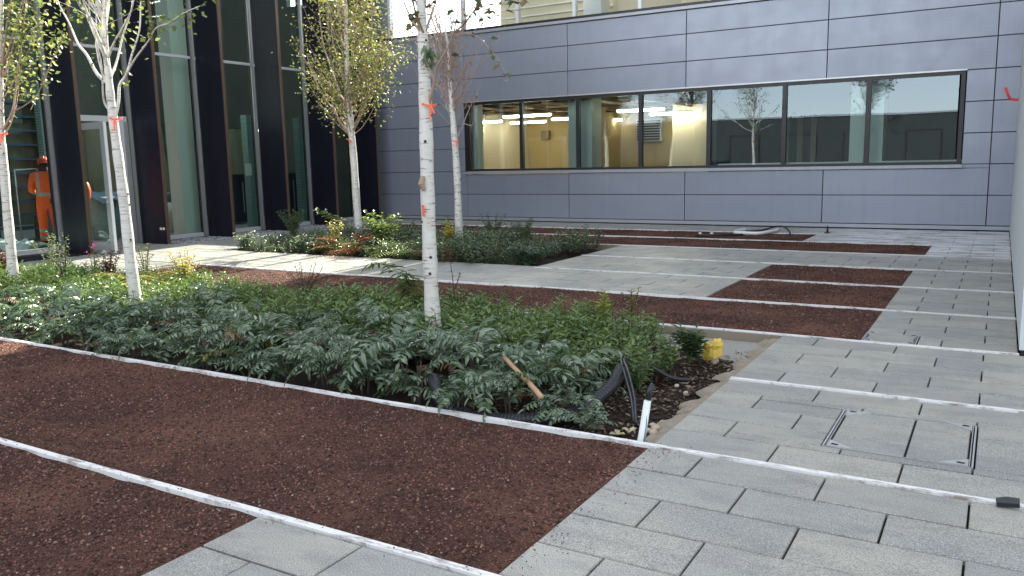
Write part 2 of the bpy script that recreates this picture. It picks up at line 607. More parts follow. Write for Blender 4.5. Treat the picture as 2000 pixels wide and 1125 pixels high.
def slab_mesh(w, l):
    key = (round(w, 3), round(l, 3))
    if key not in _slabmesh:
        a, b = w / 2, l / 2
        c = 0.004
        v = []
        for (z, s) in ((-0.05, 0.0), (-0.0045, 0.0), (0.0, c)):
            v += [(-a + s, -b + s, z), (a - s, -b + s, z), (a - s, b - s, z), (-a + s, b - s, z)]
        f = []
        for r in (0, 4):
            f += [(r + i, r + (i + 1) % 4, r + 4 + (i + 1) % 4, r + 4 + i) for i in range(4)]
        f.append((8, 9, 10, 11))
        _slabmesh[key] = MB().add(v, f).mesh('paving_slab', M['paver'])
    return _slabmesh[key]


def subtract(r, e):
    x0, x1, y0, y1 = r
    a0, a1, b0, b1 = e
    if a1 <= x0 or a0 >= x1 or b1 <= y0 or b0 >= y1:
        return [r]
    out = []
    if b0 > y0:
        out.append((x0, x1, y0, b0))
    if b1 < y1:
        out.append((x0, x1, b1, y1))
    m0, m1 = max(y0, b0), min(y1, b1)
    if a0 > x0:
        out.append((x0, a0, m0, m1))
    if a1 < x1:
        out.append((a1, x1, m0, m1))
    return out


def place_slab(parent, r, lift=0.0):
    x0, x1, y0, y1 = r
    if x1 - x0 < 0.035 or y1 - y0 < 0.035:
        return
    me = slab_mesh(x1 - x0 - GAP, y1 - y0 - 0.013)
    link('paving_slab', me, parent, ((x0 + x1) / 2, (y0 + y1) / 2, lift + random.uniform(-0.0022, 0.0016)),
         (random.gauss(0, 0.0022), random.gauss(0, 0.0016), random.gauss(0, 0.0012)))


COVER1 = (-0.727, -0.030, 4.345, 5.055)
COVER2 = (-0.91, -0.50, 7.068, 7.435)


def pave(parent, k, x0, x1, ya, yb, rows=5):
    pitch = (yb - ya) / rows
    for j in range(rows):
        odd = (5 * k + j) % 2
        off = P0 - (PX / 2 if odd else 0.0)
        a = x0
        n0 = math.floor((x0 - off) / PX + 1e-6) + 1
        cuts = [x0]
        while off + n0 * PX < x1 - 0.03:
            if off + n0 * PX > x0 + 0.03:
                cuts.append(off + n0 * PX)
            n0 += 1
        cuts.append(x1)
        y0 = ya + j * pitch
        for c0, c1 in zip(cuts[:-1], cuts[1:]):
            rs = [(c0, c1, y0, y0 + pitch)]
            for e in (COVER1, COVER2):
                rs = [q for r in rs for q in subtract(r, e)]
            for r in rs:
                place_slab(parent, r)


right_path = tag(empty('right_path'), 'grey slab path running along the right side of the courtyard', kind='structure')
plaza = tag(empty('middle_paving'), 'grey slab paving between the far planting bed and the gravel', kind='structure')
front_path = tag(empty('facade_path'), 'sunlit slab path in front of the glazed building', kind='structure')
wall_path = tag(empty('wall_path'), 'strip of grey slabs along the foot of the far wall', kind='structure')
pave(right_path, -2, -2.69, 1.6, S['B'] - 2 * 1.575 + HW, S['B'] - 1.575 - HW)
pave(right_path, -1, -2.69, 1.6, S['B'] - 1.575 + HW, S['B'] - HW)
pave(right_path, 0, -1.515, 1.6, S['B'] + HW, S['A'] - HW)
pave(right_path, 1, -1.515, 1.6, S['A'] + HW, S['C'] - HW)
pave(right_path, 2, -1.515, 1.6, S['C'] + HW, S['D'] - HW)
pave(right_path, 3, -0.91, XSIDE, S['D'] + HW, S['E'] - HW)
pave(right_path, 4, -0.91, XSIDE, S['E'] + HW, S['F'] - HW)
pave(right_path, 5, -0.91, XSIDE, S['F'] + HW, S['G'] - HW)
pave(right_path, 7, -0.91, XSIDE, S['H'] + HW, S['I'] - HW)
pave(plaza, 6, -5.668, XSIDE, S['G'] + HW, S['H'] - HW)
pave(plaza, 4, -5.668, -2.685, S['E'] + HW, S['F'] - HW)
pave(plaza, 5, -5.668, -2.685, S['F'] + HW, S['G'] - HW)
pave(front_path, 4, -14.05, -5.668, S['E'] + HW, 10.27)
pave(front_path, 3, -14.05, -11.0, S['D'] + HW, S['E'] - HW)
pave(front_path, 2, -14.05, -13.02, S['C'] + HW, S['D'] - HW)
pave(front_path, 1, -14.05, -13.02, S['A'] + HW, S['C'] - HW)
for k, a, b in ((5, 10.28, S['G']), (6, S['G'], S['H'])):
    pave(front_path, k, -14.05, -12.2, a, b - 0.01)
pave(front_path, 7, -14.05, -13.0, S['H'], S['I'] - 0.01)
pave(front_path, 8, -14.05, -13.0, S['I'], S['J'] - 0.01)
pave(wall_path, 8, -2.96, XSIDE, S['I'] + HW, S['J'] - HW)
pave(wall_path, 9, -14.60, XSIDE, S['J'] + HW, YW - 0.03)
# threshold slabs at the door
for i in range(3):
    place_slab(front_path, (-15.15, -14.06, 9.12 + 0.5 * i, 9.62 + 0.5 * i))

# sand bedding under the slabs (seen only in the joints)
bed_mb = MB()
for (x0, x1, y0, y1) in ((-2.69, 1.6, -1.0, S['B']), (-1.515, 1.6, S['B'], S['D']), (-0.91, XSIDE, S['D'], S['F']), (-0.91, XSIDE, S['F'], S['G']),
                         (-5.668, XSIDE, S['G'], S['H']), (-0.91, XSIDE, S['H'], S['I']), (-5.668, -2.685, S['E'], S['G']),
                         (-14.05, -5.668, S['E'], 10.27), (-14.05, -11.0, S['D'], S['E']), (-14.05, -13.02, 2.0, S['D']),
                         (-14.05, -12.2, 10.27, S['H']), (-14.05, -13.0, S['H'], S['J']), (-2.96, XSIDE, S['I'], S['J']), (-14.6, XSIDE, S['J'], YW),
                         (-15.2, -14.05, 9.0, 10.62)):
    bed_mb.box(x0 + 0.001, x1 - 0.001, y0 + 0.001, y1 - 0.001, -0.28, -0.026)
tag(bed_mb.build('paving_bed', M['bedding']), 'dark sand filling the joints of the slab paving', kind='structure')

# ------------------------------------------------------------------ gravel beds
GR = [(-14.0, -2.69, -1.0, S['B'], 0), (-14.0, -1.515, S['B'], S['A'], 0), (-11.0, -0.91, S['D'], S['E'], 1), (-2.685, -0.91, S['E'], S['F'], 1),
      (-2.685, -0.91, S['F'], S['G'], 1), (-13.0, -0.91, S['H'], S['I'], 2), (-13.0, -2.96, S['I'], S['J'], 2)]


def gz(x, y):
    return -0.011 + 0.006 * np.sin(x * 2.1 + 1.3 * np.sin(y * 1.7)) * np.cos(y * 2.6 + 0.6 * np.sin(x * 3.1)) + 0.005 * np.sin(x * 7 + y * 5 + np.sin(y * 3)) * np.sin(y * 8 - x * 4) + 0.003 * np.sin(x * 19 + 3 * np.sin(y * 9)) * np.sin(y * 21)


def grid_patch(name, x0, x1, y0, y1, step, zf, mat, skirt=True):
    nx = max(2, int((x1 - x0) / step) + 1)
    ny = max(2, int((y1 - y0) / step) + 1)
    xs, ys = np.linspace(x0, x1, nx), np.linspace(y0, y1, ny)
    X, Y = np.meshgrid(xs, ys)
    Z = zf(X, Y)
    v = np.stack([X.ravel(), Y.ravel(), Z.ravel()], 1)
    idx = np.arange(nx * ny).reshape(ny, nx)
    f = np.stack([idx[:-1, :-1].ravel(), idx[:-1, 1:].ravel(), idx[1:, 1:].ravel(), idx[1:, :-1].ravel()], 1)
    me = bpy.data.meshes.new(name)
    me.from_pydata(v.tolist(), [], f.tolist())
    me.materials.append(mat)
    me.polygons.foreach_set('use_smooth', [True] * len(me.polygons))
    return link(name, me)


for i, (x0, x1, y0, y1, lod) in enumerate(GR):
    o = grid_patch('gravel_bed', x0, x1, y0 + 0.02, y1 - 0.02, (0.04, 0.08, 0.15)[lod], gz, M['gravelbase'])
    tag(o, 'dark red-brown gravel surface between the edging strips', kind='structure')


def scatter_stones(name, pts, sizes, cols, mat, label, flat=0.7):
    """thousands of loose stones as one mesh of squashed, jittered octahedra"""
    n = len(pts)
    base = np.array([(1, 0, 0), (0, 1, 0), (-1, 0, 0), (0, -1, 0), (0, 0, 1), (0, 0, -1)], dtype=np.float64)
    V = np.repeat(base[None], n, 0) * rng.uniform(0.65, 1.3, (n, 6, 1))
    V += rng.normal(0, 0.16, (n, 6, 3))
    V *= sizes[:, None, None]
    V[:, :, 2] *= flat
    a = rng.uniform(0, 2 * np.pi, n)
    c, s = np.cos(a)[:, None], np.sin(a)[:, None]
    x = V[:, :, 0] * c - V[:, :, 1] * s
    y = V[:, :, 0] * s + V[:, :, 1] * c
    t = rng.normal(0, 0.5, n)[:, None]
    z = V[:, :, 2] * np.cos(t) + x * np.sin(t) * 0.6
    V = np.stack([x, y, z], 2) + pts[:, None, :]
    tri = np.array([(0, 1, 4), (1, 2, 4), (2, 3, 4), (3, 0, 4), (1, 0, 5), (2, 1, 5), (3, 2, 5), (0, 3, 5)])
    F = (tri[None] + 6 * np.arange(n)[:, None, None]).reshape(-1, 3)
    me = bpy.data.meshes.new(name)
    me.vertices.add(n * 6)
    me.vertices.foreach_set('co', V.reshape(-1))
    me.loops.add(len(F) * 3)
    me.loops.foreach_set('vertex_index', F.reshape(-1))
    me.polygons.add(len(F))
    me.polygons.foreach_set('loop_start', np.arange(len(F)) * 3)
    me.update(calc_edges=True)
    ca = me.color_attributes.new('tint', 'FLOAT_COLOR', 'POINT')
    C = np.ones((n, 6, 4), dtype=np.float32)
    C[:, :, :3] = cols[:, None, :]
    ca.data.foreach_set('color', C.reshape(-1))
    me.materials.append(mat)
    me.validate()
    return tag(link(name, me), label, kind='stuff')


def red_cols(n):
    k = (0.34 + 1.5 * rng.uniform(0, 1, n) ** 1.7)[:, None]
    c = np.array([[0.134, 0.066, 0.050]]) * k * (1 + rng.normal(0, 0.06, (n, 3)))
    p = rng.uniform(size=n)
    gl = p > 0.982
    c[gl] = np.array([0.30, 0.22, 0.19]) * rng.uniform(0.7, 1.3, gl.sum())[:, None]
    tn = (p > 0.94) & ~gl
    c[tn] = np.array([0.22, 0.125, 0.095]) * rng.uniform(0.7, 1.3, tn.sum())[:, None]
    return c


def stones_in(x0, x1, y0, y1, dens, smin, smax, xbias=False):
    n = int((x1 - x0) * (y1 - y0) * dens)
    x = rng.uniform(x0, x1, n)
    y = rng.uniform(y0, y1, n)
    s = smin + (smax - smin) * rng.uniform(0, 1, n) ** 3.0
    z = gz(x, y) + s * 0.25
    return np.stack([x, y, z], 1), s


# the two front bands, dense near the camera
P, Q = [], []
for (x0, x1, y0, y1, d, a, b) in ((-4.8, -2.70, 1.0, S['B'] - 0.03, 8500, 0.0025, 0.010), (-4.2, -1.52, S['B'] + 0.03, S['A'] - 0.03, 7600, 0.0025, 0.010),
                                   (-7.5, -4.2, S['B'] + 0.03, S['A'] - 0.03, 3000, 0.004, 0.012), (-12.5, -7.5, S['B'] + 0.03, S['A'] - 0.03, 500, 0.007, 0.014),
                                   (-7.0, -4.8, 1.0, S['B'] - 0.03, 2400, 0.004, 0.012)):
    p, s = stones_in(x0, x1, y0, y1, d, a, b)
    P.append(p)
    Q.append(s)
P, Q = np.concatenate(P), np.concatenate(Q)
scatter_stones('gravel', P, Q, red_cols(len(P)), M['stone'], 'loose dark red gravel stones covering the front bands')
P, Q = [], []
for (x0, x1, y0, y1, lod) in GR[2:]:
    p, s = stones_in(x0 + 0.01, x1 - 0.01, y0 + 0.04, y1 - 0.04, (0, 900, 420)[lod], 0.007, 0.015)
    P.append(p)
    Q.append(s)
P, Q = np.concatenate(P), np.concatenate(Q)
scatter_stones('gravel', P, Q, red_cols(len(P)), M['stone'], 'loose dark red gravel stones in the farther beds')
# grains kicked onto the edging strips and the first slabs
n = 420
px = np.concatenate([rng.uniform(-6, -1.3, n // 2), -1.515 + np.abs(rng.normal(0, 0.09, n - n // 2))])
py = np.concatenate([S['B'] + rng.normal(0, 0.05, n // 4), S['A'] + rng.normal(0, 0.04, n // 2 - n // 4), rng.uniform(S['B'], S['A'], n - n // 2)])
pz = np.full(n, 0.008)
scatter_stones('gravel', np.stack([px, py, pz], 1), rng.uniform(0.002, 0.005, n), red_cols(n) * 0.8, M['stone'], 'gravel grains spilled on the edging strips and slabs')

# grey pebbles along the foot of the glazed building
pb = MB().box(-15.22, -14.06, 10.64, 17.86, -0.28, -0.03).box(-15.22, -14.06, 3.0, 8.98, -0.28, -0.03).build('pebble_strip', M['bedding'])
tag(pb, 'pebble filled strip at the foot of the glazed building', kind='structure')
n = 9000
px, py = rng.uniform(-15.2, -14.08, n), rng.uniform(10.66, 17.84, n)
pz = rng.uniform(-0.028, -0.008, n)
cc = rng.uniform(0.16, 0.50, n)[:, None] * np.array([[1.0, 1.0, 1.06]])
scatter_stones('pebbles', np.stack([px, py, pz], 1), rng.uniform(0.012, 0.024, n), cc, M['pebble'], 'light grey pebbles at the foot of the dark fins', 0.75)

# ------------------------------------------------------------------ planting bed soil, kerbs


def soilz(x, y):
    return -0.10 + 0.025 * np.sin(x * 3.3 + y) * np.cos(y * 4.1 - x) + 0.012 * np.sin(x * 11 + 2 * y) * np.sin(y * 9)


tag(grid_patch('soil', -13.0, -1.60, S['A'] + 0.02, S['D'] - 0.06, 0.10, soilz, M['soil']), 'dark soil of the near planting bed', kind='structure')
tag(grid_patch('soil', -12.2, -5.72, 10.29, S['H'] - 0.06, 0.14, soilz, M['soil']), 'dark soil of the far planting bed', kind='structure')
kb = MB().box(-13.0, -1.52, S['D'] - 0.062, S['D'] - 0.027, -0.28, -0.004).build('kerb', M['kerb'])
tag(kb, 'tan concrete kerb face along the back of the near bed', kind='structure')
kb = MB().box(-12.2, -5.68, S['H'] - 0.062, S['H'] - 0.027, -0.28, -0.004).build('kerb', M['kerb'])
tag(kb, 'tan concrete kerb face along the back of the far bed', kind='structure')
# rough haunching beside the path, on the bed side
ys = np.linspace(S['A'] + 0.03, S['D'] - 0.07, 150)
V, F = [], []
for i, y in enumerate(ys):
    w0 = 0.085 + 0.03 * math.sin(i * 0.31) + 0.014 * math.sin(i * 0.83) + random.gauss(0, 0.004)
    for q in range(6):
        f = q / 5
        V.append((-1.517 - w0 * f * 1.5, y, -0.022 - 0.012 * f - 0.09 * max(0, f - 0.55) + random.gauss(0, 0.0035)))
for i in range(len(ys) - 1):
    for q in range(5):
        F.append((i * 6 + q, i * 6 + q + 1, (i + 1) * 6 + q + 1, (i + 1) * 6 + q))
tag(MB().add(V, F).build('haunch', M['haunch'], None, True), 'gritty concrete haunching along the slab edge', kind='structure')
tag(grid_patch('concrete_apron', -2.9, -1.60, 6.25, S['D'] - 0.065, 0.06, lambda x, y: -0.075 - 0.10 * np.clip((6.42 - y) / 0.2, 0, 1) + 0.008 * np.sin(x * 17) * np.sin(y * 23), M['lean']),
    'rough grey concrete at the back corner of the near bed', kind='structure')

# mulch and leaf litter at the bare end of the near bed
n = 5200
mx = rng.uniform(-3.2, -1.60, n)
my = rng.uniform(S['A'] + 0.03, 6.45, n)
keep = rng.uniform(size=n) < np.clip((mx + 3.4) / 1.0, 0.15, 1)
mx, my = mx[keep], my[keep]
n = len(mx)
mc = rng.uniform(0.4, 1.5, n)[:, None] * np.array([[0.070, 0.049, 0.036]])
pale = rng.uniform(size=n) > 0.90
mc[pale] = np.array([0.30, 0.24, 0.18]) * rng.uniform(0.5, 1.2, pale.sum())[:, None]
scatter_stones('bark_mulch', np.stack([mx, my, soilz(mx, my) + 0.012], 1), rng.uniform(0.005, 0.019, n), mc, M['mulch'], 'bark chips and dead leaves on the bare end of the near bed', 0.35)
lm = MB()
for i in range(420):
    x, y = random.uniform(-2.7, -1.62), random.uniform(4.0, 6.6)
    if y < 5.2 and x < -2.3:
        continue
    g = random.choice([(0.16, 0.11, 0.07), (0.26, 0.19, 0.12), (0.10, 0.06, 0.05), (0.33, 0.27, 0.19)])
    d = Vector((random.gauss(0, 1), random.gauss(0, 1), random.gauss(0.1, 0.25)))
    lm.quadleaf(Vector((x, y, float(soilz(x, y)) + 0.03)), d, Vector((random.gauss(0, .3), random.gauss(0, .3), 1)), random.uniform(0.03, 0.075), random.uniform(0.012, 0.026), g)
tag(lm.build('leaf_litter', M['tint']), 'curled dead leaves scattered on the mulch', kind='stuff')

# ------------------------------------------------------------------ edging strips
strips = [('B', -14.0, 1.6, 'white edging strip between the two nearest red gravel bands'),
          ('A', -14.0, 1.6, 'white edging strip along the front of the near planting bed'),
          ('C', -1.515, 1.6, 'white edging strip crossing the slab path beyond the large manhole cover'),
          ('D', -13.0, XSIDE, 'white edging strip along the back of the near planting bed'),
          ('E', -11.0, XSIDE, 'white edging strip on the near side of the sunlit path'),
          ('F', -5.668, XSIDE, 'white edging strip halfway up the small gravel rectangle'),
          ('G', -5.668, XSIDE, 'white edging strip along the far edge of the small gravel rectangle'),
          ('H', -13.0, XSIDE, 'thin edging strip along the back of the far planting bed'),
          ('I', -13.0, XSIDE, 'thin edging strip between the two farthest gravel bands'),
          ('J', -14.6, XSIDE, 'thin edging strip between farthest gravel and wall paving')]
for key, x0, x1, lab in strips:
    mb = MB()
    xs = np.arange(x0, x1, 0.75)
    xs = list(xs) + [x1]
    y = S[key]
    w = HW - 0.008
    prev = None
    for a, b in zip(xs[:-1], xs[1:]):
        dy, dz = random.gauss(0, 0.0025), random.gauss(0.006, 0.0018)
        cur = (dy, dz)
        p = prev or cur
        v = [(a, y - w + p[0], -0.2), (b, y - w + cur[0], -0.2), (b, y + w + cur[0], -0.2), (a, y + w + p[0], -0.2),
             (a, y - w + p[0], p[1]), (b, y - w + cur[0], cur[1]), (b, y + w + cur[0], cur[1]), (a, y + w + p[0], p[1])]
        mb.add(v, [(4, 5, 6, 7), (0, 1, 5, 4), (2, 3, 7, 6)])
        prev = cur
    mb.box(x0 - 0.002, x0, y - w, y + w, -0.2, 0.004)
    mb.box(x1, x1 + 0.002, y - w, y + w, -0.2, 0.004)
    tag(mb.build('edging_strip', M['strip']), lab, 'edging strip', 'white edging strips across the courtyard')

# ------------------------------------------------------------------ recessed manhole covers


def manhole(x0, x1, y0, y1, cells, lab, inset_x, inset_y):
    root = empty('manhole_cover', ((x0 + x1) / 2, (y0 + y1) / 2, 0))
    tag(root, lab, 'manhole cover', 'recessed manhole covers in the paving')
    cx, cy = root.location.x, root.location.y
    t = 0.008
    a0, a1, b0, b1 = x0 - cx + 0.004, x1 - cx - 0.004, y0 - cy + 0.004, y1 - cy - 0.004
    f = MB()
    f.box(a0, a0 + t, b0, b1, -0.06, 0.002).box(a1 - t, a1, b0, b1, -0.06, 0.002)
    f.box(a0 + t, a1 - t, b0, b0 + 0.005, -0.06, 0.0015).box(a0 + t, a1 - t, b1 - 0.005, b1, -0.06, 0.0015)
    g = t + 0.007
    f.box(a0 + g, a0 + g + 0.004, b0 + 0.02, b1 - 0.02, -0.06, 0.002).box(a1 - g - 0.004, a1 - g, b0 + 0.02, b1 - 0.02, -0.06, 0.002)
    f.build('frame', M['steel'], root)
    L = min(0.13, (x1 - x0) * 0.2)
    W = min(0.10, (y1 - y0) * 0.22)
    for sx, sy in ((0, 0), (1, 0), (1, 1), (0, 1)):
        X, Y = (a1 - g - 0.007 if sx else a0 + g + 0.007), (b1 - 0.008 if sy else b0 + 0.008)
        dx, dy = (-L if sx else L), (-W if sy else W)
        poly = [(X, Y), (X + dx, Y), (X, Y + dy)]
        if (sx + sy) % 2:
            poly = poly[::-1]
        cp = MB().prism(poly, -0.03, 0.0045).build('corner_plate', M['steel'], root)
        px, py = X + dx * 0.25, Y + dy * 0.28
        MB().prism([(px - 0.018, py - 0.004), (px + 0.012, py - 0.009), (px + 0.020, py + 0.003), (px - 0.010, py + 0.009)], -0.01, 0.0075).build('key_slot', M['slot'], cp)
    MB().box(a0 + 0.002, a1 - 0.002, b0 + 0.002, b1 - 0.002, -0.1, -0.012).build('tray', M['bedding'], root)
    ex = [a0 + g + 0.008] + [v - cx for v in inset_x] + [a1 - g - 0.008]
    ey = [b0 + 0.008] + [v - cy for v in inset_y] + [b1 - 0.008]
    for p, q in zip(ex[:-1], ex[1:]):
        for r, s in zip(ey[:-1], ey[1:]):
            link('paving_slab', slab_mesh(q - p - 0.011, s - r - 0.009), root, ((p + q) / 2, (r + s) / 2, -0.001))


pitchA = (S['C'] - S['A'] - 2 * HW) / 5
rowsA = [S['A'] + HW + pitchA * i for i in range(6)]
manhole(*COVER1, None, 'large recessed manhole cover with steel corner plates filled with slabs', [-0.335], [rowsA[2], rowsA[3]])
manhole(*COVER2, None, 'small recessed manhole cover at the corner of the small gravel rectangle', [], [])

# ------------------------------------------------------------------ far office building with cladding and long window
office = tag(empty('office_building', (-6, YW, 0)), 'blue-grey panel clad building with a long black framed ribbon window', 'building')
office.location = (0, 0, 0)
ZS = [0.10, 0.675, 1.26, 1.84, 2.42, 3.0, 3.575, 4.155, 4.66]
XS = [-15.20, -11.92, -8.979, -6.086, -3.154, -0.201, 2.72, 5.65]
WX0, WX1, WZ0, WZ1 = -11.95, -0.68, 1.19, 3.0
PJ = 0.006


def cladding(x0, x1, z0, z1):
    y1 = YW + 0.03
    c = 0.006
    a0, a1, b0, b1 = x0 + PJ, x1 - PJ, z0 + PJ, z1 - PJ
    v = [(a0, y1, b0), (a1, y1, b0), (a1, y1, b1), (a0, y1, b1), (a0, YW + c, b0), (a1, YW + c, b0), (a1, YW + c, b1), (a0, YW + c, b1),
         (a0 + c, YW, b0 + c), (a1 - c, YW, b0 + c), (a1 - c, YW, b1 - c), (a0 + c, YW, b1 - c)]
    f = [(8, 9, 10, 11)] + [(4 + i, 4 + (i + 1) % 4, 8 + (i + 1) % 4, 8 + i) for i in range(4)] + [(i, (i + 1) % 4, 4 + (i + 1) % 4, 4 + i) for i in range(4)]
    o = MB().add(v, f).build('wall_panel', M['panel'], office)
    o.rotation_euler = (0, 0, 0)


for i in range(len(XS) - 1):
    for j in range(len(ZS) - 1):
        x0, x1, z0, z1 = XS[i], XS[i + 1], ZS[j], ZS[j + 1]
        if z1 <= 1.27 and z1 > 1.2:
            z1 = 1.19 if (x0 >= WX0 - 0.05 and x1 <= -0.1) else z1
        if z0 >= 1.25 and z1 <= 3.01:
            if x0 >= WX0 - 0.05 and x1 <= WX1:
                continue
            if x0 < WX1 < x1 and x0 > -4:
                cladding(WX1 + 0.012, x1, z0, z1)
                continue
            if x0 < WX0 < x1:
                pass
        if i == 0 and z0 >= 1.25 and z1 <= 3.01:
            x1 = WX0 - 0.012
        cladding(x0, x1, z0, z1)
cladding(WX1 + 0.02, -0.201, 1.182, 1.264)
# backing wall behind the panel joints
bk = MB()
bk.box(XS[0], 8.0, YW + 0.032, YW + 0.14, -0.28, WZ0 - 0.01).box(XS[0], 8.0, YW + 0.032, YW + 0.14, WZ1 + 0.03, 4.66)
bk.box(XS[0], WX0 - 0.02, YW + 0.032, YW + 0.14, WZ0 - 0.01, WZ1 + 0.03).box(WX1 + 0.02, 8.0, YW + 0.032, YW + 0.14, WZ0 - 0.01, WZ1 + 0.03)
bk.build('backing_wall', M['dark'], office)
MB().box(XS[0], 8.0, YW - 0.012, YW + 0.03, 0.022, 0.094).build('plinth_flashing', M['trim'], office)
MB().box(XS[0], 8.0, YW - 0.045, YW + 0.03, 4.672, 4.735).build('upper_sill', M['trim'], office)
MB().box(XS[0], 8.0, YW - 0.01, YW + 0.05, 4.737, 4.80).build('upper_sill_gasket', M['frame'], office)

# ribbon window
win = empty('ribbon_window')
win.parent = office
fr = MB()
YF = YW + 0.015
fr.box(WX0 + 0.002, WX1 - 0.002, YF, YF + 0.09, 1.262, 1.315)
fr.box(WX0 + 0.002, WX1 - 0.002, YF, YF + 0.09, 2.925, 2.992)
fr.box(WX0 + 0.002, WX0 + 0.15, YF - 0.002, YF + 0.088, 1.263, 2.991)
fr.box(WX1 - 0.075, WX1 - 0.002, YF - 0.002, YF + 0.088, 1.263, 2.991)
fr.build('window_frame', M['frame'], win)
MULL = [-10.28, -8.73, -7.15, -5.565, -3.967, -2.354]
for x in MULL:
    MB().box(x - 0.045, x + 0.045, YF - 0.012, YF + 0.085, 1.317, 2.923).build('mullion', M['frame'], win)
edges = [WX0 + 0.15] + MULL + [WX1 - 0.075]
for a, b in zip(edges[:-1], edges[1:]):
    MB().add([(a + 0.03, YF + 0.045, 1.30), (b - 0.03, YF + 0.045, 1.30), (b - 0.03, YF + 0.045, 2.94), (a + 0.03, YF + 0.045, 2.94)], [(0, 1, 2, 3)]).build('pane', M['clearglass'], win)
MB().box(WX0 - 0.05, WX1 + 0.03, YW - 0.05, YF + 0.02, 1.195, 1.258).build('sill', M['trim'], win)
MB().box(WX0 - 0.01, WX1 + 0.02, YW - 0.022, YF + 0.02, 2.994, 3.022).build('head_flashing', M['alu'], win)

# ground-floor rooms behind the window
R = office
Z0, Z1 = 0.15, 3.30
MB().box(-14.4, -0.4, YW + 0.15, 25.4, Z0 - 0.1, Z0).build('room_floor', M['roomfloor'], R)
MB().box(-14.4, -0.4, YW + 0.15, 25.4, Z1, Z1 + 0.15).build('room_ceiling', M['duct'], R)
MB().box(-14.4, -5.60, 25.2, 25.4, Z0, Z1 - 0.002).build('room_wall', M['tan'], R)
MB().box(-14.4, -14.2, YW + 0.15, 25.2, Z0, Z1 - 0.002).build('room_wall', M['cream'], R)
MB().box(-10.9, -10.72, 21.9, 25.19, Z0, Z1 - 0.002).build('partition', M['tan'], R)
MB().box(-8.16, -6.30, 22.9, 23.05, Z0, Z1 - 0.002).build('partition', M['cream'], R)
MB().box(-6.15, -5.60, 23.4, 23.55, Z0, 2.45).build('partition', M['tan'], R)
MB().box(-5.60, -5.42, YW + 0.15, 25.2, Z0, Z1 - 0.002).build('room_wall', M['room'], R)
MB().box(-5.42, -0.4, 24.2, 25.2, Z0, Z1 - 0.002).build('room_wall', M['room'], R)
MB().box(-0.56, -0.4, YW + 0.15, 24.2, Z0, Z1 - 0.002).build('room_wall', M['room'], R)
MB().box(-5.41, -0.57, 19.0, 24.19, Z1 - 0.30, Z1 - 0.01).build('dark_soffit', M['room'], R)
for (pa, pb) in ((1110, 1156), (1660, 1725)):
    MB().box(at_y(pa, 250, 18.3).x, at_y(pb, 250, 18.3).x, 18.3, 18.85, Z0, Z1 - 0.003).build('column', M['paleteal'], R)
MB().box(-11.86, -11.70, YW + 0.2, YW + 0.5, Z0, Z1 - 0.003).build('column', M['paleteal'], R)
MB().box(-5.40, -0.58, YW + 0.17, YW + 0.62, 1.30, 1.345).build('worktop', M['white'], R)
for i in range(3):
    MB().box(-5.0 + 0.34 * i, -4.86 + 0.34 * i, 22.6, 22.75, Z0, 2.9).build('curtain', M['olive'], R)
for i in range(11):
    y = 19.0 + 0.56 * i
    z = 2.98 + 0.09 * (i % 3)
    MB().tube([(-14.1, y, z), (-11.0, y, z), (-5.65, y, z)], 0.045 + 0.03 * ((i * 7) % 3) / 2, 8).build('service_pipe', M['duct'], R, True)
for i in range(7):
    x = -13.4 + 1.15 * i
    MB().box(x, x + 0.06, 18.3, 25.0, 2.90, 2.96).build('cable_tray', M['duct'], R)
# louvred unit on the back wall
lv = MB().box(-10.1, -9.25, 24.95, 25.18, 2.02, 2.72).build('air_unit', M['alu'], R)
for i in range(8):
    MB().box(-10.05, -9.3, 24.90, 24.96, 2.07 + i * 0.08, 2.12 + i * 0.08).build('louvre', M['frame'], lv)
MB().box(-14.19, -14.05, 21.3, 21.9, 1.95, 2.65).build('control_panel', M['navy'], R)
MB().box(-13.6, -13.3, 25.05, 25.18, 2.2, 2.5).build('socket_box', M['duct'], R)

lamp_labels = ['glowing tube light seen through the leftmost window pane',
               'long glowing tube light crossing the leftmost mullion, upper of two',
               'long glowing tube light crossing the leftmost mullion, lower of two',
               'short glowing tube light at the right end of the second window pane',
               'glowing tube light beside the louvred unit in the third pane',
               'long glowing tube light crossing the mullion above the louvred unit',
               'long glowing tube light in the fourth pane, upper of the pair behind mirrored tree',
               'short glowing tube light in the fourth pane, lower of the pair behind mirrored tree']
lamps = [(-14.15, -13.40, 22.2), (-12.15, -10.6, 20.15), (-14.1, -13.4, 24.5), (-11.9, -11.25, 22.6), (-11.3, -10.45, 24.7), (-8.78, -7.46, 20.35), (-8.75, -7.37, 22.6), (-8.56, -7.72, 24.4)]
lamps[2] = (-13.95, -12.6, 23.6)
for (x0, x1, y), lab in zip(lamps, lamp_labels):
    root = empty('ceiling_light', ((x0 + x1) / 2, y, 2.75))
    tag(root, lab, 'light', 'tube lights in the room behind the long window')
    h = (x1 - x0) / 2
    MB().box(-h, h, -0.05, 0.05, 0.005, 0.05).build('housing', M['white'], root)
    MB().tube([(-h + 0.01, 0, -0.012), (-h + 0.04, 0, -0.02), (h - 0.04, 0, -0.02), (h - 0.01, 0, -0.012)], [0.01, 0.035, 0.035, 0.01], 8).build('diffuser', M['tube'], root, True)
    MB().tube([(-h * 0.6, 0, 0.05), (-h * 0.6, 0, 0.5)], 0.006, 5).tube([(h * 0.6, 0, 0.05), (h * 0.6, 0, 0.5)], 0.006, 5).build('hanger', M['frame'], root)

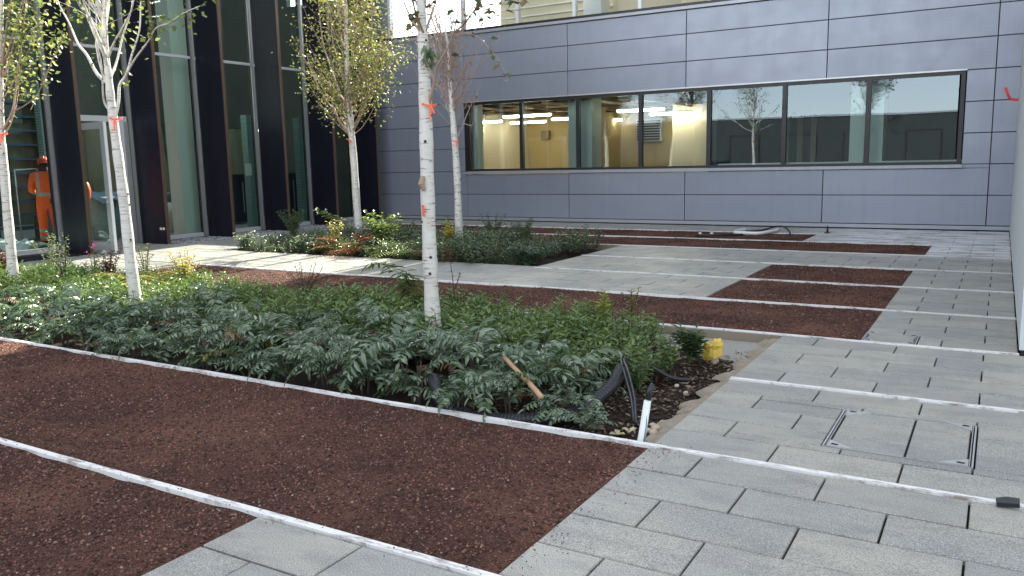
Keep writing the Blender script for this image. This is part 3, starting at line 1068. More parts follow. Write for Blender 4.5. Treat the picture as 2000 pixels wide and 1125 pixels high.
# upper storey: clear glazed corner on the left, fitted-out rooms to the right
UZ0, UZ1 = 4.80, 8.15
UM = [-14.25, -11.92, -10.33, -8.80, -7.17, -5.58, -3.98, -2.38, -0.78, 0.82, 2.42, 4.0, 5.6]
up = empty('upper_glazing')
up.parent = office
for a, b in zip(UM[:-1], UM[1:]):
    MB().add([(a + 0.04, YW + 0.06, UZ0), (b - 0.04, YW + 0.06, UZ0), (b - 0.04, YW + 0.06, UZ1), (a + 0.04, YW + 0.06, UZ1)], [(0, 1, 2, 3)]).build('pane', M['upperglass'], up)
for a in UM:
    MB().box(a - 0.04, a + 0.04, YW + 0.0, YW + 0.12, UZ0 + 0.002, UZ1).build('mullion', M['alulight'], up)
MB().box(-15.2, -14.292, YW, YW + 0.1, UZ0, UZ1).build('wall_panel', M['panel'], office)
MB().box(-15.2, 8.0, YW + 0.16, 24.6, 4.56, 4.72).build('upper_floor_slab', M['roomfloor'], office)
# unseen tall block added to shade the foreground; left corner kept roofless for sun
XB = -8.24
MB().box(XB, 9.0, YW - 0.02, 25.0, UZ1 + 0.002, 16.0).build('shade_block', M['panel'], office)
MB().box(XB, 8.0, 23.4, 23.6, 4.722, UZ1).build('upper_back_wall', M['cream'], office)
MB().box(XB, XB + 0.12, 18.9, 23.398, 4.722, UZ1).build('upper_partition', M['cream'], office)
MB().box(-11.75, XB - 0.01, 19.5, 19.62, 4.722, 6.05).build('stand_in_wall', M['cream'], office)  # wall added in place of the room's lit ceiling, low so sun passes
for i in range(4):
    MB().box(-11.75, XB - 0.02, 19.44, 19.498, 5.0 + 0.22 * i, 5.03 + 0.22 * i).build('trunking', M['white'], office)
for x0 in (-8.72, -2.75):
    MB().box(x0, x0 + 0.46, YW + 0.35, YW + 0.85, 4.722, UZ1 - 0.002).build('column', M['white'], office)
for i in range(4):
    MB().box(XB + 0.15, 7.5, 18.9 + 1.25 * i, 18.96 + 1.25 * i, 7.45, 7.52).build('trunking', M['white'], office)
for i, (x, y) in enumerate([(-6.6, 19.6), (-4.0, 19.6), (-1.4, 19.6), (-5.2, 21.4), (-2.2, 21.4), (1.0, 19.6)]):
    root = empty('ceiling_light', (x, y, 7.3))
    tag(root, 'lit linear light hung under the upper storey ceiling', 'light', 'linear lights of the upper storey')
    MB().box(-1.25, 1.25, -0.04, 0.04, 0.0, 0.06).build('housing', M['white'], root)
    MB().box(-1.23, 1.23, -0.036, 0.036, -0.02, -0.002).build('diffuser', M['tube2'], root)

# ------------------------------------------------------------------ glazed building with dark fins on the left
glz = tag(empty('glazed_building'), 'tall glazed building with near-black projecting fins on the left', 'building')
FY = [2.40, 4.05, 5.71, 7.365, 9.02, 10.675, 12.33, 13.985, 15.64, 17.30]
GH = 11.0
for i, y in enumerate(FY):
    f = MB().box(-15.15, -14.375, y, y + 0.056, -0.03, GH).build('fin', M['fin'], glz)
    MB().box(-14.373, -14.35, y - 0.003, y + 0.059, -0.03, GH).build('edge_trim', M['bronze'], f)
    if i > 3:
        bt = MB()
        for q in range(3):
            bt.tube([(-14.95 + q * 0.25, y - 0.001, 3.80), (-14.95 + q * 0.25, y - 0.008, 3.80)], 0.012, 6)
        bt.build('fixing', M['frame'], f)
# end bays
allY = FY + [17.88]
for i in range(len(allY) - 1):
    y0, y1 = allY[i], allY[i + 1]
    last = i == len(allY) - 2
    p0, p1 = y0 + 0.03, y1 - 0.05
    # light post at the far side of the bay
    MB().box(XG - 0.05, XG + 0.045, p1, p1 + 0.075, 0.0, GH).build('post', M['alu'], glz)
    MB().box(XG - 0.05, XG - 0.002, p1 - 0.03, p1 - 0.002, 0.0, GH).build('gasket', M['frame'], glz)
    if i == 4:
        continue
    MB().box(XG - 0.05, XG + 0.035, p0 + 0.05, p1 - 0.032, 0.0, 0.085).build('sill', M['alulight'], glz)
    MB().box(XG - 0.05, XG + 0.035, p0 + 0.05, p1 - 0.032, 3.83, 3.885).build('transom', M['alulight'], glz)
    for z0, z1 in ((0.087, 3.828), (3.887, GH)):
        MB().add([(XG, p0, z0), (XG, p1 - 0.03, z0), (XG, p1 - 0.03, z1), (XG, p0, z1)], [(0, 1, 2, 3)]).build('pane', M['greenglass'], glz)
# door bay
y0, y1 = FY[4], FY[5]
MB().box(XG - 0.05, XG + 0.035, y0 + 0.08, y1 - 0.09, 3.83, 3.885).build('transom', M['alulight'], glz)
MB().box(XG - 0.06, XG + 0.05, y0 + 0.06, y1 - 0.09, 2.44, 2.55).build('door_head', M['alulight'], glz)
MB().box(XG - 0.06, XG + 0.05, y1 - 0.27, y1 - 0.17, 0.0, 2.438).build('door_jamb', M['alulight'], glz)
MB().box(XG - 0.05, XG + 0.07, y1 - 0.165, y1 - 0.085, 0.0, 2.438).build('door_jamb', M['alu'], glz)
MB().box(XG - 0.06, XG + 0.05, y0 + 0.06, y0 + 0.14, 0.0, 2.438).build('door_jamb', M['alulight'], glz)
for z0, z1 in ((2.552, 3.828), (3.887, GH)):
    MB().add([(XG, y0 + 0.05, z0), (XG, y1 - 0.08, z0), (XG, y1 - 0.08, z1), (XG, y0 + 0.05, z1)], [(0, 1, 2, 3)]).build('pane', M['greenglass'], glz)
# open door leaf, swung out beside the first fin
hinge = Vector((-15.12, 9.19, 0.0))
tip = Vector((-13.60, 9.03, 0.0))
dv = tip - hinge
leafE = empty('door', hinge, math.atan2(dv.y, dv.x))
leafE.parent = glz
leafE['label'] = 'glazed aluminium door standing open'
DL, DH = dv.length, 2.34
fr = MB()
fr.box(0, 0.11, -0.03, 0.03, 0.025, DH).box(DL - 0.13, DL, -0.03, 0.03, 0.025, DH)
fr.box(0.11, DL - 0.13, -0.029, 0.029, 0.025, 0.20).box(0.11, DL - 0.13, -0.029, 0.029, DH - 0.12, DH)
fr.build('door_frame', M['alu'], leafE)
MB().box(DL + 0.001, DL + 0.012, -0.024, 0.024, 0.03, DH - 0.01).build('edge_seal', M['alulight'], leafE)
MB().add([(0.10, 0, 0.19), (DL - 0.12, 0, 0.19), (DL - 0.12, 0, DH - 0.11), (0.10, 0, DH - 0.11)], [(0, 1, 2, 3)]).build('pane', M['greenglass'], leafE)
hd = MB()
for s in (-1, 1):
    hd.tube([(DL - 0.065, s * 0.03, 1.02), (DL - 0.065, s * 0.085, 1.02)], 0.014, 8)
    hd.tube([(DL - 0.06, s * 0.085, 1.02), (DL - 0.20, s * 0.085, 1.02)], 0.013, 8)
    hd.tube([(DL - 0.065, s * 0.03, 0.94), (DL - 0.065, s * 0.04, 0.94)], 0.018, 8)
hd.build('handle', M['alulight'], leafE, True)
MB().box(DL - 0.42, DL - 0.30, -0.06, 0.06, 0.004, 0.05).build('door_stop', M['pvc'], leafE)
MB().tube([(0.60, -0.006, 2.1), (0.60, -0.012, 2.1)], 0.022, 10).build('yellow_sticker', M['yellow'], leafE)
# interior
MB().box(-24.0, XG - 0.06, 1.0, 17.8, -0.15, -0.002).build('interior_floor', M['roomfloor'], glz)
MB().box(-24.2, -24.0, 1.0, 17.8, -0.1, GH).build('interior_back_wall', M['hall'], glz)
MB().box(-24.0, XG - 0.06, 17.72, 17.88, -0.1, 4.7).build('interior_end_wall', M['hall'], glz)
MB().box(-24.0, -17.75, 17.72, 17.88, 4.702, GH).build('interior_end_wall', M['hall'], glz)
MB().box(-17.748, XG - 0.06, 17.72, 17.88, 4.702, 5.95).build('interior_end_wall', M['hall'], glz)
MB().add([(-17.74, 17.80, 5.96), (XG - 0.06, 17.80, 5.96), (XG - 0.06, 17.80, GH), (-17.74, 17.80, GH)], [(0, 1, 2, 3)]).build('sun_slot_pane', M['upperglass'], glz)  # unseen glazed slot added to let sun onto the worker
MB().box(-24.0, XG - 0.06, 0.8, 1.0, -0.1, GH).build('interior_end_wall', M['hall'], glz)
for i in range(6):  # unseen glass roof added to let sky light into the hall
    ya = 0.8 + 2.84 * i
    MB().add([(-24.2, ya, GH + 0.2), (XG, ya, GH + 0.2), (XG, ya + 2.8, GH + 0.2), (-24.2, ya + 2.8, GH + 0.2)], [(0, 1, 2, 3)]).build('added_roof_pane', M['upperglass'], glz)
    MB().box(-24.2, XG, ya - 0.04, ya - 0.002, GH + 0.02, GH + 0.25).build('added_roof_bar', M['alu'], glz)
# olive protective sheeting hung inside, in separate drops
for i in range(8):
    ya = 9.9 + 1.02 * i
    v, fcs = [], []
    nn = 9
    for a in range(nn):
        for b in range(7):
            v.append((-18.6 + 0.05 * math.sin(a * 1.9 + i + b * 0.8) + 0.03 * math.sin(b * 2.3 + a), ya + 1.0 * a / (nn - 1), 0.55 + 2.0 * b / 6))
    for a in range(nn - 1):
        for b in range(6):
            fcs.append((a * 7 + b, (a + 1) * 7 + b, (a + 1) * 7 + b + 1, a * 7 + b + 1))
    tag(MB().add(v, fcs).build('protective_sheet', M['olive'], None, True), 'olive protective sheeting hung inside behind the dark fins, drop %s' % ('over the door bay', 'right of the door bay', 'by the pale column', 'over the first cabinet', 'beyond the first cabinet', 'over the second cabinet', 'near the corner', 'closest to the corner')[i], 'sheet', 'olive sheets hung inside the glazed building')
# pale column inside the third bay
c0, c1 = at_x(350, 300, -15.75), at_x(388, 300, -15.75)
MB().box(-16.15, -15.75, c0.y, c1.y - 0.05, -0.001, GH - 0.1).build('column', M['white'], glz)
# narrow netted piers inside the farther bays
for (pxa, pxb) in ((489, 500), (589, 600), (683, 690)):
    a, b = at_x(pxa, 350, -15.9), at_x(pxb, 350, -15.9)
    MB().box(-16.1, -15.9, a.y, b.y + 0.05, -0.001, 2.75).build('netted_pier', M['mesh'], glz)

# navy cabinets with handles behind the glass
for i, (pxa, pxb, nm) in enumerate(((445, 488, 'between the second and third fins from the open door'), (545, 588, 'between the third and fourth fins from the open door'))):
    a, b = at_x(pxa, 400, -17.4).y, at_x(pxb, 400, -17.4).y + 0.1
    root = empty('cabinet', (-17.4, a, 0))
    tag(root, 'dark navy cabinet behind the glass ' + nm, 'cabinet', 'navy cabinets inside the glazed building')
    w = b - a
    MB().box(-0.5, 0, 0, w, 0.05, 1.28).build('body', M['navy'], root)
    for k in range(2):
        d = MB().box(0.002, 0.022, w * k / 2 + 0.012, w * (k + 1) / 2 - 0.012, 0.09, 1.25).build('cabinet_door', M['navy'], root)
        MB().tube([(0.05, w * k / 2 + 0.08, 0.3), (0.05, w * k / 2 + 0.08, 1.1)], 0.009, 6).build('handle', M['alu'], d)
    MB().box(-0.5, 0.03, -0.01, w + 0.01, 1.282, 1.31).build('cabinet_top', M['navy'], root)
p = at_x(485, 331, -15.36)
tag(MB().box(-15.362, -15.357, p.y - 0.10, p.y + 0.10, p.z - 0.14, p.z + 0.14).build('paper_notice', M['white']), 'small white paper stuck behind the glass above a cabinet', 'notice')

# big netting-wrapped drum behind the door, blue cloth on it
ca = at_x(170, 470, -17.0).y
cb = at_x(240, 470, -17.0).y
dc, dr = (ca + cb) / 2 + 0.05, (cb - ca) / 2 + 0.05
mb = MB()
mb.tube([(-17.3, dc, 0.0), (-17.3, dc, 0.02), (-17.3, dc, 0.4), (-17.3, dc, 0.9), (-17.3, dc, 0.94)], [dr * 0.96, dr, dr * 1.02, dr, dr * 0.97], 28)
tag(mb.build('wrapped_drum', M['mesh'], None, True), 'big round drum wrapped in teal-grey netting behind the open door', 'drum')
v, fcs = [], []
for a in range(12):
    for b in range(12):
        u, w = a / 11 - 0.5, b / 11 - 0.5
        z = 0.99 + 0.05 * math.sin(a * 1.3) * math.cos(b * 1.1) - 0.75 * max(0, u - 0.28)
        v.append((-17.05 + u * 0.9 + 0.04 * math.sin(b * 2), dc + w * 0.85 + 0.03 * math.sin(a * 2.2), z))
for a in range(11):
    for b in range(11):
        fcs.append((a * 12 + b, (a + 1) * 12 + b, (a + 1) * 12 + b + 1, a * 12 + b + 1))
tag(MB().add(v, fcs).build('cloth', M['bluecloth'], None, True), 'crumpled blue-grey cloth lying on the netting-wrapped drum', 'cloth')
p = at_x(167, 372, -16.1)
mb = MB().tube([(p.x, p.y - 0.02, p.z - 0.25), (p.x, p.y, p.z - 0.15), (p.x, p.y + 0.01, p.z), (p.x, p.y, p.z + 0.13), (p.x, p.y - 0.02, p.z + 0.2)], [0.03, 0.08, 0.095, 0.075, 0.03], 12)
od = mb.build('orange_object', M['ribbon'], None, True)  # orange shape with a dark disc, not identified
tag(od, 'unidentified rounded orange object seen through the open door glass above the drum', 'object')
MB().tube([(p.x + 0.085, p.y - 0.04, p.z), (p.x + 0.10, p.y - 0.045, p.z)], 0.035, 10).build('dark_disc', M['frame'], od)

# left bay: racking, pier, white bag, polythene, rail
rk = tag(empty('storage_rack', (-18.2, at_x(10, 330, -18.2).y, 0)), 'blue metal storage rack with shelves at far left behind the glass', 'rack')
blue = simple('blue_rack_paint', (0.045, 0.10, 0.19), 0.5)
for s in (0, 0.55):
    for yy in (0.0, 1.5):
        MB().box(-s - 0.04, -s, yy, yy + 0.05, 0, 3.2).build('upright', blue, rk)
for k in range(10):
    MB().box(-0.6, 0.0, 0.052, 1.498, 0.25 + 0.30 * k, 0.29 + 0.30 * k).build('shelf', blue, rk)
a, b = at_x(61, 300, -18.6), at_x(88, 300, -18.6)
MB().box(-18.8, -18.6, a.y, b.y, -0.001, 3.1).build('pier', M['olive'], glz)
a = at_x(93, 400, -15.6)
a = at_x(97, 400, -18.0)
MB().box(-18.2, -18.0, a.y, a.y + 0.5, -0.001, 3.4).build('netted_pier', M['mesh'], glz)
# bulk bag
bc = at_z(48, 462, 0.0)
v, fcs = [], []
nr, nz = 20, 7
for k in range(nz):
    z = 0.85 * k / (nz - 1)
    r = 0.44 + 0.06 * math.sin(math.pi * k / (nz - 1)) + (0.0 if k < nz - 1 else -0.06)
    for q in range(nr):
        t = 2 * math.pi * q / nr
        rr = r * (1.10 - 0.13 * abs(math.sin(2 * t))) + 0.012 * math.sin(5 * t + k)
        v.append((-18.2 + rr * math.cos(t), 8.9 + rr * math.sin(t), z + 0.02 * math.sin(3 * t + k)))
for k in range(nz - 1):
    for q in range(nr):
        fcs.append((k * nr + q, k * nr + (q + 1) % nr, (k + 1) * nr + (q + 1) % nr, (k + 1) * nr + q))
fcs.append(tuple((nz - 1) * nr + q for q in range(nr)))
tag(MB().add(v, fcs).build('bulk_bag', M['woven'], None, True), 'white woven bulk bag standing on the floor left of the worker', 'bag')
v, fcs = [], []
for a in range(22):
    for b in range(14):
        x, y = -17.6 + 2.1 * b / 13, 6.6 + 2.4 * a / 21
        v.append((x, y, 0.10 + 0.10 * math.sin(a * 0.9 + b) * math.sin(b * 0.8) + 0.06 * math.sin(a * 2.1 - b * 1.3) + 0.22 * max(0, 1 - a / 10)))
for a in range(21):
    for b in range(13):
        fcs.append((a * 14 + b, a * 14 + b + 1, (a + 1) * 14 + b + 1, (a + 1) * 14 + b))
tag(MB().add(v, fcs).build('polythene_sheet', M['plasticwhite'], None, True), 'crumpled milky polythene heaped on the floor at far left', 'sheet')
p0, p1 = at_x(28, 332, -17.6), at_x(72, 330, -17.6)
tag(MB().tube([p0, p1], 0.016, 8).tube([(p0.x, p0.y, p0.z), (p0.x, p0.y, 0)], 0.014, 8).tube([(p1.x, p1.y, p1.z), (p1.x, p1.y, 0)], 0.014, 8).build('scaffold_rail', M['steel'], None, True), 'pale metal rail on legs behind the worker', 'rail')
# clutter in the column bay: folded sacks and a red strap
a = at_x(338, 420, -17.2)
v, fcs = [], []
for k in range(7):
    for q in range(14):
        t = 2 * math.pi * q / 14
        r = (0.40, 0.46, 0.46, 0.43, 0.36, 0.22, 0.06)[k]
        v.append((-17.2 + r * math.cos(t) * (1 + 0.07 * math.sin(3 * t + k)), a.y + r * 0.8 * math.sin(t), (0, 0.12, 0.3, 0.45, 0.56, 0.64, 0.68)[k] + 0.02 * math.sin(4 * t)))
for k in range(6):
    for q in range(14):
        fcs.append((k * 14 + q, k * 14 + (q + 1) % 14, (k + 1) * 14 + (q + 1) % 14, (k + 1) * 14 + q))
tag(MB().add(v, fcs).build('sack', M['woven'], None, True), 'pale full sack on the floor beside the pale green column', 'sack')
tag(MB().tube([(-16.9, a.y - 0.22, 0.64), (-16.85, a.y - 0.05, 0.70), (-16.9, a.y + 0.12, 0.66)], [0.03, 0.045, 0.03], 8).build('strap', M['red'], None, True), 'bright red strap bundled on top of the pale sack', 'strap')
a = at_x(330, 385, -17.9)
tb = tag(empty('work_table', (-17.9, a.y, 0)), 'low table of tools behind the glass left of the pale column', 'table')
MB().box(-0.5, 0.3, -0.5, 0.7, 0.86, 0.90).build('table_top', M['bluecloth'], tb)
for s in (-0.45, 0.22):
    for t in (-0.45, 0.62):
        MB().box(s, s + 0.04, t, t + 0.04, 0, 0.858).build('leg', M['frame'], tb)

# ------------------------------------------------------------------ pale side wall on the right, and the building across the courtyard
sw = tag(empty('side_building'), 'pale grey wall closing the right side of the courtyard', 'building')
MB().box(XSIDE, 9.0, 7.055, YW - 0.012, 0.03, 8.0).build('wall', M['sidewall'], sw)
MB().box(XSIDE + 0.012, 9.0, 7.065, YW - 0.015, -0.2, 0.028).build('wall_base', M['dark'], sw)
ob = tag(empty('opposite_building'), 'low dark building across the courtyard mirrored in the long window', 'building')
MB().box(-30.0, 22.0, -26.0, -14.0, -0.3, 3.62).build('wall', M['farwall'], ob)
MB().box(-30.1, 22.1, -26.1, -13.94, 3.622, 3.72).build('roof', M['trim'], ob)
for i in range(14):
    w = MB().box(-27.0 + 3.2 * i, -25.2 + 3.2 * i, -13.995, -13.95, 0.5, 2.7).build('window', M['frame'], ob)
    MB().box(-26.92 + 3.2 * i, -25.28 + 3.2 * i, -13.948, -13.94, 0.58, 2.62).build('pane', M['farwall'], w)

# ------------------------------------------------------------------ trees


def smooth_poly(pts, n):
    """Catmull-Rom through the points, n samples per span"""
    P = [Vector(p) for p in pts]
    P = [P[0] * 2 - P[1]] + P + [P[-1] * 2 - P[-2]]
    out = []
    for i in range(1, len(P) - 2):
        for k in range(n):
            t = k / n
            a, b, c, d = P[i - 1], P[i], P[i + 1], P[i + 2]
            out.append(0.5 * ((2 * b) + (c - a) * t + (2 * a - 5 * b + 4 * c - d) * t * t + (3 * b - a - 3 * c + d) * t ** 3))
    out.append(P[-2])
    return out


class TreeB:
    def __init__(self, leafcols, leafsize, seed):
        self.tw, self.lf = MB(), MB()
        self.cols, self.ls = leafcols, leafsize
        self.r = random.Random(seed)
        self.extra = []

    def leaves(self, pts, n, spread, size=None):
        r = self.r
        for _ in range(n):
            i = r.randrange(len(pts) - 1)
            p = pts[i].lerp(pts[i + 1], r.random()) + Vector((r.gauss(0, spread), r.gauss(0, spread), r.gauss(0, spread)))
            d = Vector((r.gauss(0, 1), r.gauss(0, 1), r.gauss(-0.35, 0.6)))
            if d.length < 0.1:
                d = Vector((1, 0, 0))
            L = (size or self.ls) * r.uniform(0.65, 1.2)
            c = r.choice(self.cols)
            k = r.uniform(0.75, 1.25)
            self.lf.quadleaf(p, d, Vector((r.gauss(0, .6), r.gauss(0, .6), 1)), L, L * r.uniform(0.6, 0.8), (c[0] * k, c[1] * k, c[2] * k))

    def branch(self, start, az, lean, length, r0, nleaf, sub=3, spread=0.05, curve=0.5, leaf_from=0.35):
        """a limb that leaves the trunk at an angle and bends up; side twigs carry the leaves"""
        r = self.r
        pts = [Vector(start)]
        d = Vector((math.cos(az) * math.sin(lean), math.sin(az) * math.sin(lean), math.cos(lean)))
        n = 8
        for i in range(n):
            pts.append(pts[-1] + d * (length / n))
            d = (d + Vector((r.gauss(0, 0.10), r.gauss(0, 0.10), curve * 0.22))).normalized()
        self.tw.tube(pts, [r0 * (1 - 0.85 * i / n) for i in range(n + 1)], 5, cap=False)
        k0 = int(n * leaf_from)
        tw_pts = []
        for _ in range(sub):
            i = r.randrange(max(1, k0), n)
            q = [pts[i]]
            a2 = az + r.gauss(0, 0.9)
            dd = Vector((math.cos(a2) * 0.75, math.sin(a2) * 0.75, r.uniform(0.2, 1.0))).normalized()
            L = length * r.uniform(0.18, 0.38)
            for _k in range(4):
                q.append(q[-1] + dd * L / 4)
                dd = (dd + Vector((r.gauss(0, .15), r.gauss(0, .15), r.gauss(0.05, .12)))).normalized()
            self.tw.tube(q, [r0 * 0.35, r0 * 0.28, r0 * 0.2, r0 * 0.14, r0 * 0.08], 4, cap=False)
            tw_pts.append(q)
        if nleaf:
            m = nleaf // (len(tw_pts) + 1)
            self.leaves(pts[k0:], max(1, nleaf - m * len(tw_pts)), spread)
            for q in tw_pts:
                self.leaves(q, m, spread)
        return pts


def tree(label, Y, trunk, radii, knots, leafcols, leafsize, seed, twigmat, fill):
    t = TreeB(leafcols, leafsize, seed)
    pts = [at_y(px, py, Y) for px, py in trunk]
    base = pts[0].copy()
    lower = base + (base - pts[1]).normalized() * 0.25
    pts = [lower] + pts
    sm = smooth_poly(pts, 5)
    rad = np.interp(np.linspace(0, 1, len(sm)), np.linspace(0, 1, len(radii)), radii)
    rr = [float(x) * (1 + 0.05 * math.sin(i * 1.7 + seed)) for i, x in enumerate(rad)]
    root = empty('birch_tree', (base.x, base.y, 0.0))
    tag(root, label, 'tree', 'young white birch trees')
    for i in range(9):
        rr[i] *= 1 + 0.45 * (1 - i / 9) ** 1.5
    tb = MB().tube(sm, rr, 14)
    kn = MB()
    for _ in range(knots):
        i = t.r.randrange(3, len(sm) - 2)
        a = t.r.uniform(0, 2 * math.pi)
        c = sm[i] + Vector((math.cos(a), math.sin(a), 0)) * rr[i] * 0.9
        o = Vector((math.cos(a), math.sin(a), 0.25))
        kn.tube([c, c + o * 0.008, c + o * 0.014], [rr[i] * 0.24, rr[i] * 0.20, rr[i] * 0.08], 7)
    fill(t, sm, rr)
    inv = Matrix.Translation(-Vector(root.location))
    for mb, nm, mt in [(tb, 'trunk', M['bark']), (kn, 'bark_knots', M['stem']), (t.tw, 'branches', twigmat), (t.lf, 'leaves', M['tint'])] + [(e[1], e[0], e[2]) for e in t.extra]:
        if mb.v:
            me = mb.mesh(nm, mt, nm == 'trunk' or nm == 'branches')
            me.transform(inv)
            link(nm, me, root)
    return root


def near_z(sm, z):
    return min(sm, key=lambda p: abs(p.z - z))


YG = [(0.15, 0.19, 0.06), (0.20, 0.23, 0.07), (0.28, 0.27, 0.08), (0.11, 0.15, 0.05), (0.34, 0.29, 0.10), (0.17, 0.17, 0.08)]
GG = [(0.16, 0.21, 0.06), (0.22, 0.26, 0.08), (0.11, 0.16, 0.05), (0.30, 0.30, 0.10)]
RR = [(0.32, 0.10, 0.06), (0.40, 0.16, 0.10), (0.22, 0.14, 0.08), (0.25, 0.22, 0.10)]
DG = [(0.07, 0.10, 0.035), (0.10, 0.13, 0.04), (0.14, 0.12, 0.05), (0.20, 0.15, 0.06)]


def fixed(t, Y, pix, r0, leaves=0, dy=0.0, spread=0.06):
    n = len(pix)
    pts = [at_y(px, py, Y + dy * i / (n - 1)) for i, (px, py) in enumerate(pix)]
    sm = smooth_poly(pts, 4)
    t.tw.tube(sm, [r0 * (1 - 0.8 * i / len(sm)) for i in range(len(sm))], 6, cap=False)
    if leaves:
        t.leaves(sm[len(sm) // 3:], leaves, spread)
    return sm


def fill1(t, sm, rr):
    Y = 5.75
    fixed(t, Y, [(4, 258), (24, 218), (30, 180), (38, 120), (44, 60), (52, 0), (56, -80)], 0.017, 90, 0.3)
    fixed(t, Y, [(24, 218), (50, 205), (75, 180), (100, 120), (118, 90), (122, 60)], 0.008, 60, -0.3)
    fixed(t, Y, [(3, 230), (-8, 170), (-16, 60), (-20, -60)], 0.02, 60, 0.2)
    fixed(t, Y, [(2, 150), (12, 60), (20, 10), (24, -60)], 0.016, 80, -0.2)
    fixed(t, Y, [(60, 215), (85, 160), (110, 100), (122, 60)], 0.006, 40, 0.4)
    for i in range(15):
        t.branch(near_z(sm, t.r.uniform(1.9, 3.0)) + Vector((t.r.uniform(-.05, .1), 0, 0)), t.r.uniform(0, 6.28), t.r.uniform(0.35, 0.75), t.r.uniform(0.8, 1.6), 0.010, 85, 4, 0.08)


def fill2(t, sm, rr):
    Y = 5.32
    fixed(t, Y, [(214, 165), (190, 145), (170, 108), (152, 85), (135, 45), (112, 0), (100, -60)], 0.021, 14, 0.4)
    fixed(t, Y, [(221, 222), (206, 205), (201, 180), (199, 130), (190, 90), (176, 30), (170, -40)], 0.014, 12, -0.3)
    fixed(t, Y, [(210, 130), (200, 95), (184, 55), (165, 10), (155, -40)], 0.022, 18, -0.4)
    fixed(t, Y, [(224, 232), (231, 200), (234, 165), (247, 145), (258, 105), (272, 60), (275, 0), (280, -80)], 0.020, 30, 0.3)
    fixed(t, Y, [(245, 150), (262, 118), (290, 80), (305, 55), (330, 45), (360, 25), (400, 8)], 0.012, 75, -0.5)
    fixed(t, Y, [(216, 150), (228, 120), (240, 70), (256, 20), (262, -40)], 0.015, 25, 0.5)
    fixed(t, Y, [(212, 110), (222, 85), (250, 35), (262, 0), (270, -50)], 0.014, 25, -0.2)
    for i in range(12):
        t.branch(near_z(sm, t.r.uniform(2.3, 3.2)), t.r.uniform(0, 6.28), t.r.uniform(0.3, 0.7), t.r.uniform(1.0, 1.7), 0.011, 26, 4, 0.07)
    for i in range(16):
        t.branch(near_z(sm, t.r.uniform(2.9, 3.5)), t.r.uniform(0, 6.28), t.r.uniform(0.25, 0.7), t.r.uniform(1.2, 2.0), 0.010, 55, 4, 0.08, 0.6, 0.4)


def fill3(t, sm, rr):
    Y = 5.45
    fixed(t, Y, [(838, 205), (846, 170), (851, 140), (860, 118), (876, 92), (884, 70), (893, 30), (892, -30)], 0.013, 8, -0.25)
    fixed(t, Y, [(884, 66), (905, 48), (925, 22), (940, 0), (960, -40)], 0.008, 26, -0.5)
    fixed(t, Y, [(925, 22), (955, 10), (1000, 6), (1040, -20)], 0.005, 26, -0.1)
    fixed(t, Y, [(890, 66), (925, 68), (950, 88), (973, 115), (985, 140), (992, 156)], 0.004, 9, -0.3, 0.02)
    fixed(t, Y, [(829, 78), (815, 55), (800, 30), (788, 0), (780, -40)], 0.014, 12, 0.3)
    fixed(t, Y, [(829, 70), (818, 40), (805, 0), (800, -40)], 0.012, 12, -0.3)
    fixed(t, Y, [(832, 60), (842, 30), (852, 0), (858, -40)], 0.011, 12, 0.3)
    for i in range(8):
        t.branch(near_z(sm, t.r.uniform(2.45, 2.9)), t.r.uniform(0, 6.28), t.r.uniform(0.35, 0.8), t.r.uniform(0.7, 1.3), 0.009, 12, 3, 0.05)
    # tuft of leaves and green tape below the fork
    p = at_y(838, 112, Y - 0.08)
    for i in range(26):
        d = Vector((t.r.gauss(0, .5), t.r.gauss(-.3, .4), -1))
        t.lf.leaf(p + Vector((t.r.gauss(0, .03), t.r.gauss(0, .02), t.r.uniform(-.02, .10))), d, Vector((0, -1, 0.2)), 0.09, 0.03, t.r.choice([(0.08, 0.13, 0.06), (0.20, 0.24, 0.16), (0.30, 0.32, 0.24)]))
    # loose curl of peeling bark
    pc = [at_y(826, 345, Y - 0.06), at_y(822, 360, Y - 0.09), at_y(828, 372, Y - 0.07)]
    t.extra.append(('bark_curl', MB().tube(pc, [0.02, 0.025, 0.015], 6), M['twig']))
    for i in range(26):
        t.branch(near_z(sm, t.r.uniform(2.75, 3.15)) + Vector((0, 0, 0.1)), t.r.uniform(0, 6.28), t.r.uniform(0.25, 0.75), t.r.uniform(1.1, 1.9), 0.010, 60, 4, 0.08, 0.6, 0.45)


def fill4(t, sm, rr):
    Y = 12.1
    fixed(t, Y, [(686, 268), (672, 250), (660, 232), (654, 214), (640, 200), (624, 172), (612, 150), (600, 110)], 0.026, 60, 0.5, 0.10)
    fixed(t, Y, [(688, 255), (696, 245), (706, 225), (716, 195), (728, 165), (738, 130)], 0.020, 70, -0.3, 0.10)
    fixed(t, Y, [(680, 210), (662, 180), (645, 130), (632, 90), (625, 40), (620, -30)], 0.026, 90, 0.2, 0.10)
    fixed(t, Y, [(681, 190), (700, 160), (715, 130), (722, 80), (728, 20), (730, -30)], 0.02, 90, -0.2, 0.10)
    fixed(t, Y, [(679, 170), (668, 140), (650, 80), (645, 20), (642, -40)], 0.018, 80, -0.4, 0.10)
    for i in range(56):
        z = t.r.uniform(1.95, 4.1)
        t.branch(near_z(sm, z), t.r.uniform(0, 6.28), t.r.uniform(0.55, 1.08) * (1.0 if z < 3 else 0.85), t.r.uniform(1.1, 2.0), 0.010, 110, 5, 0.12, 0.62)


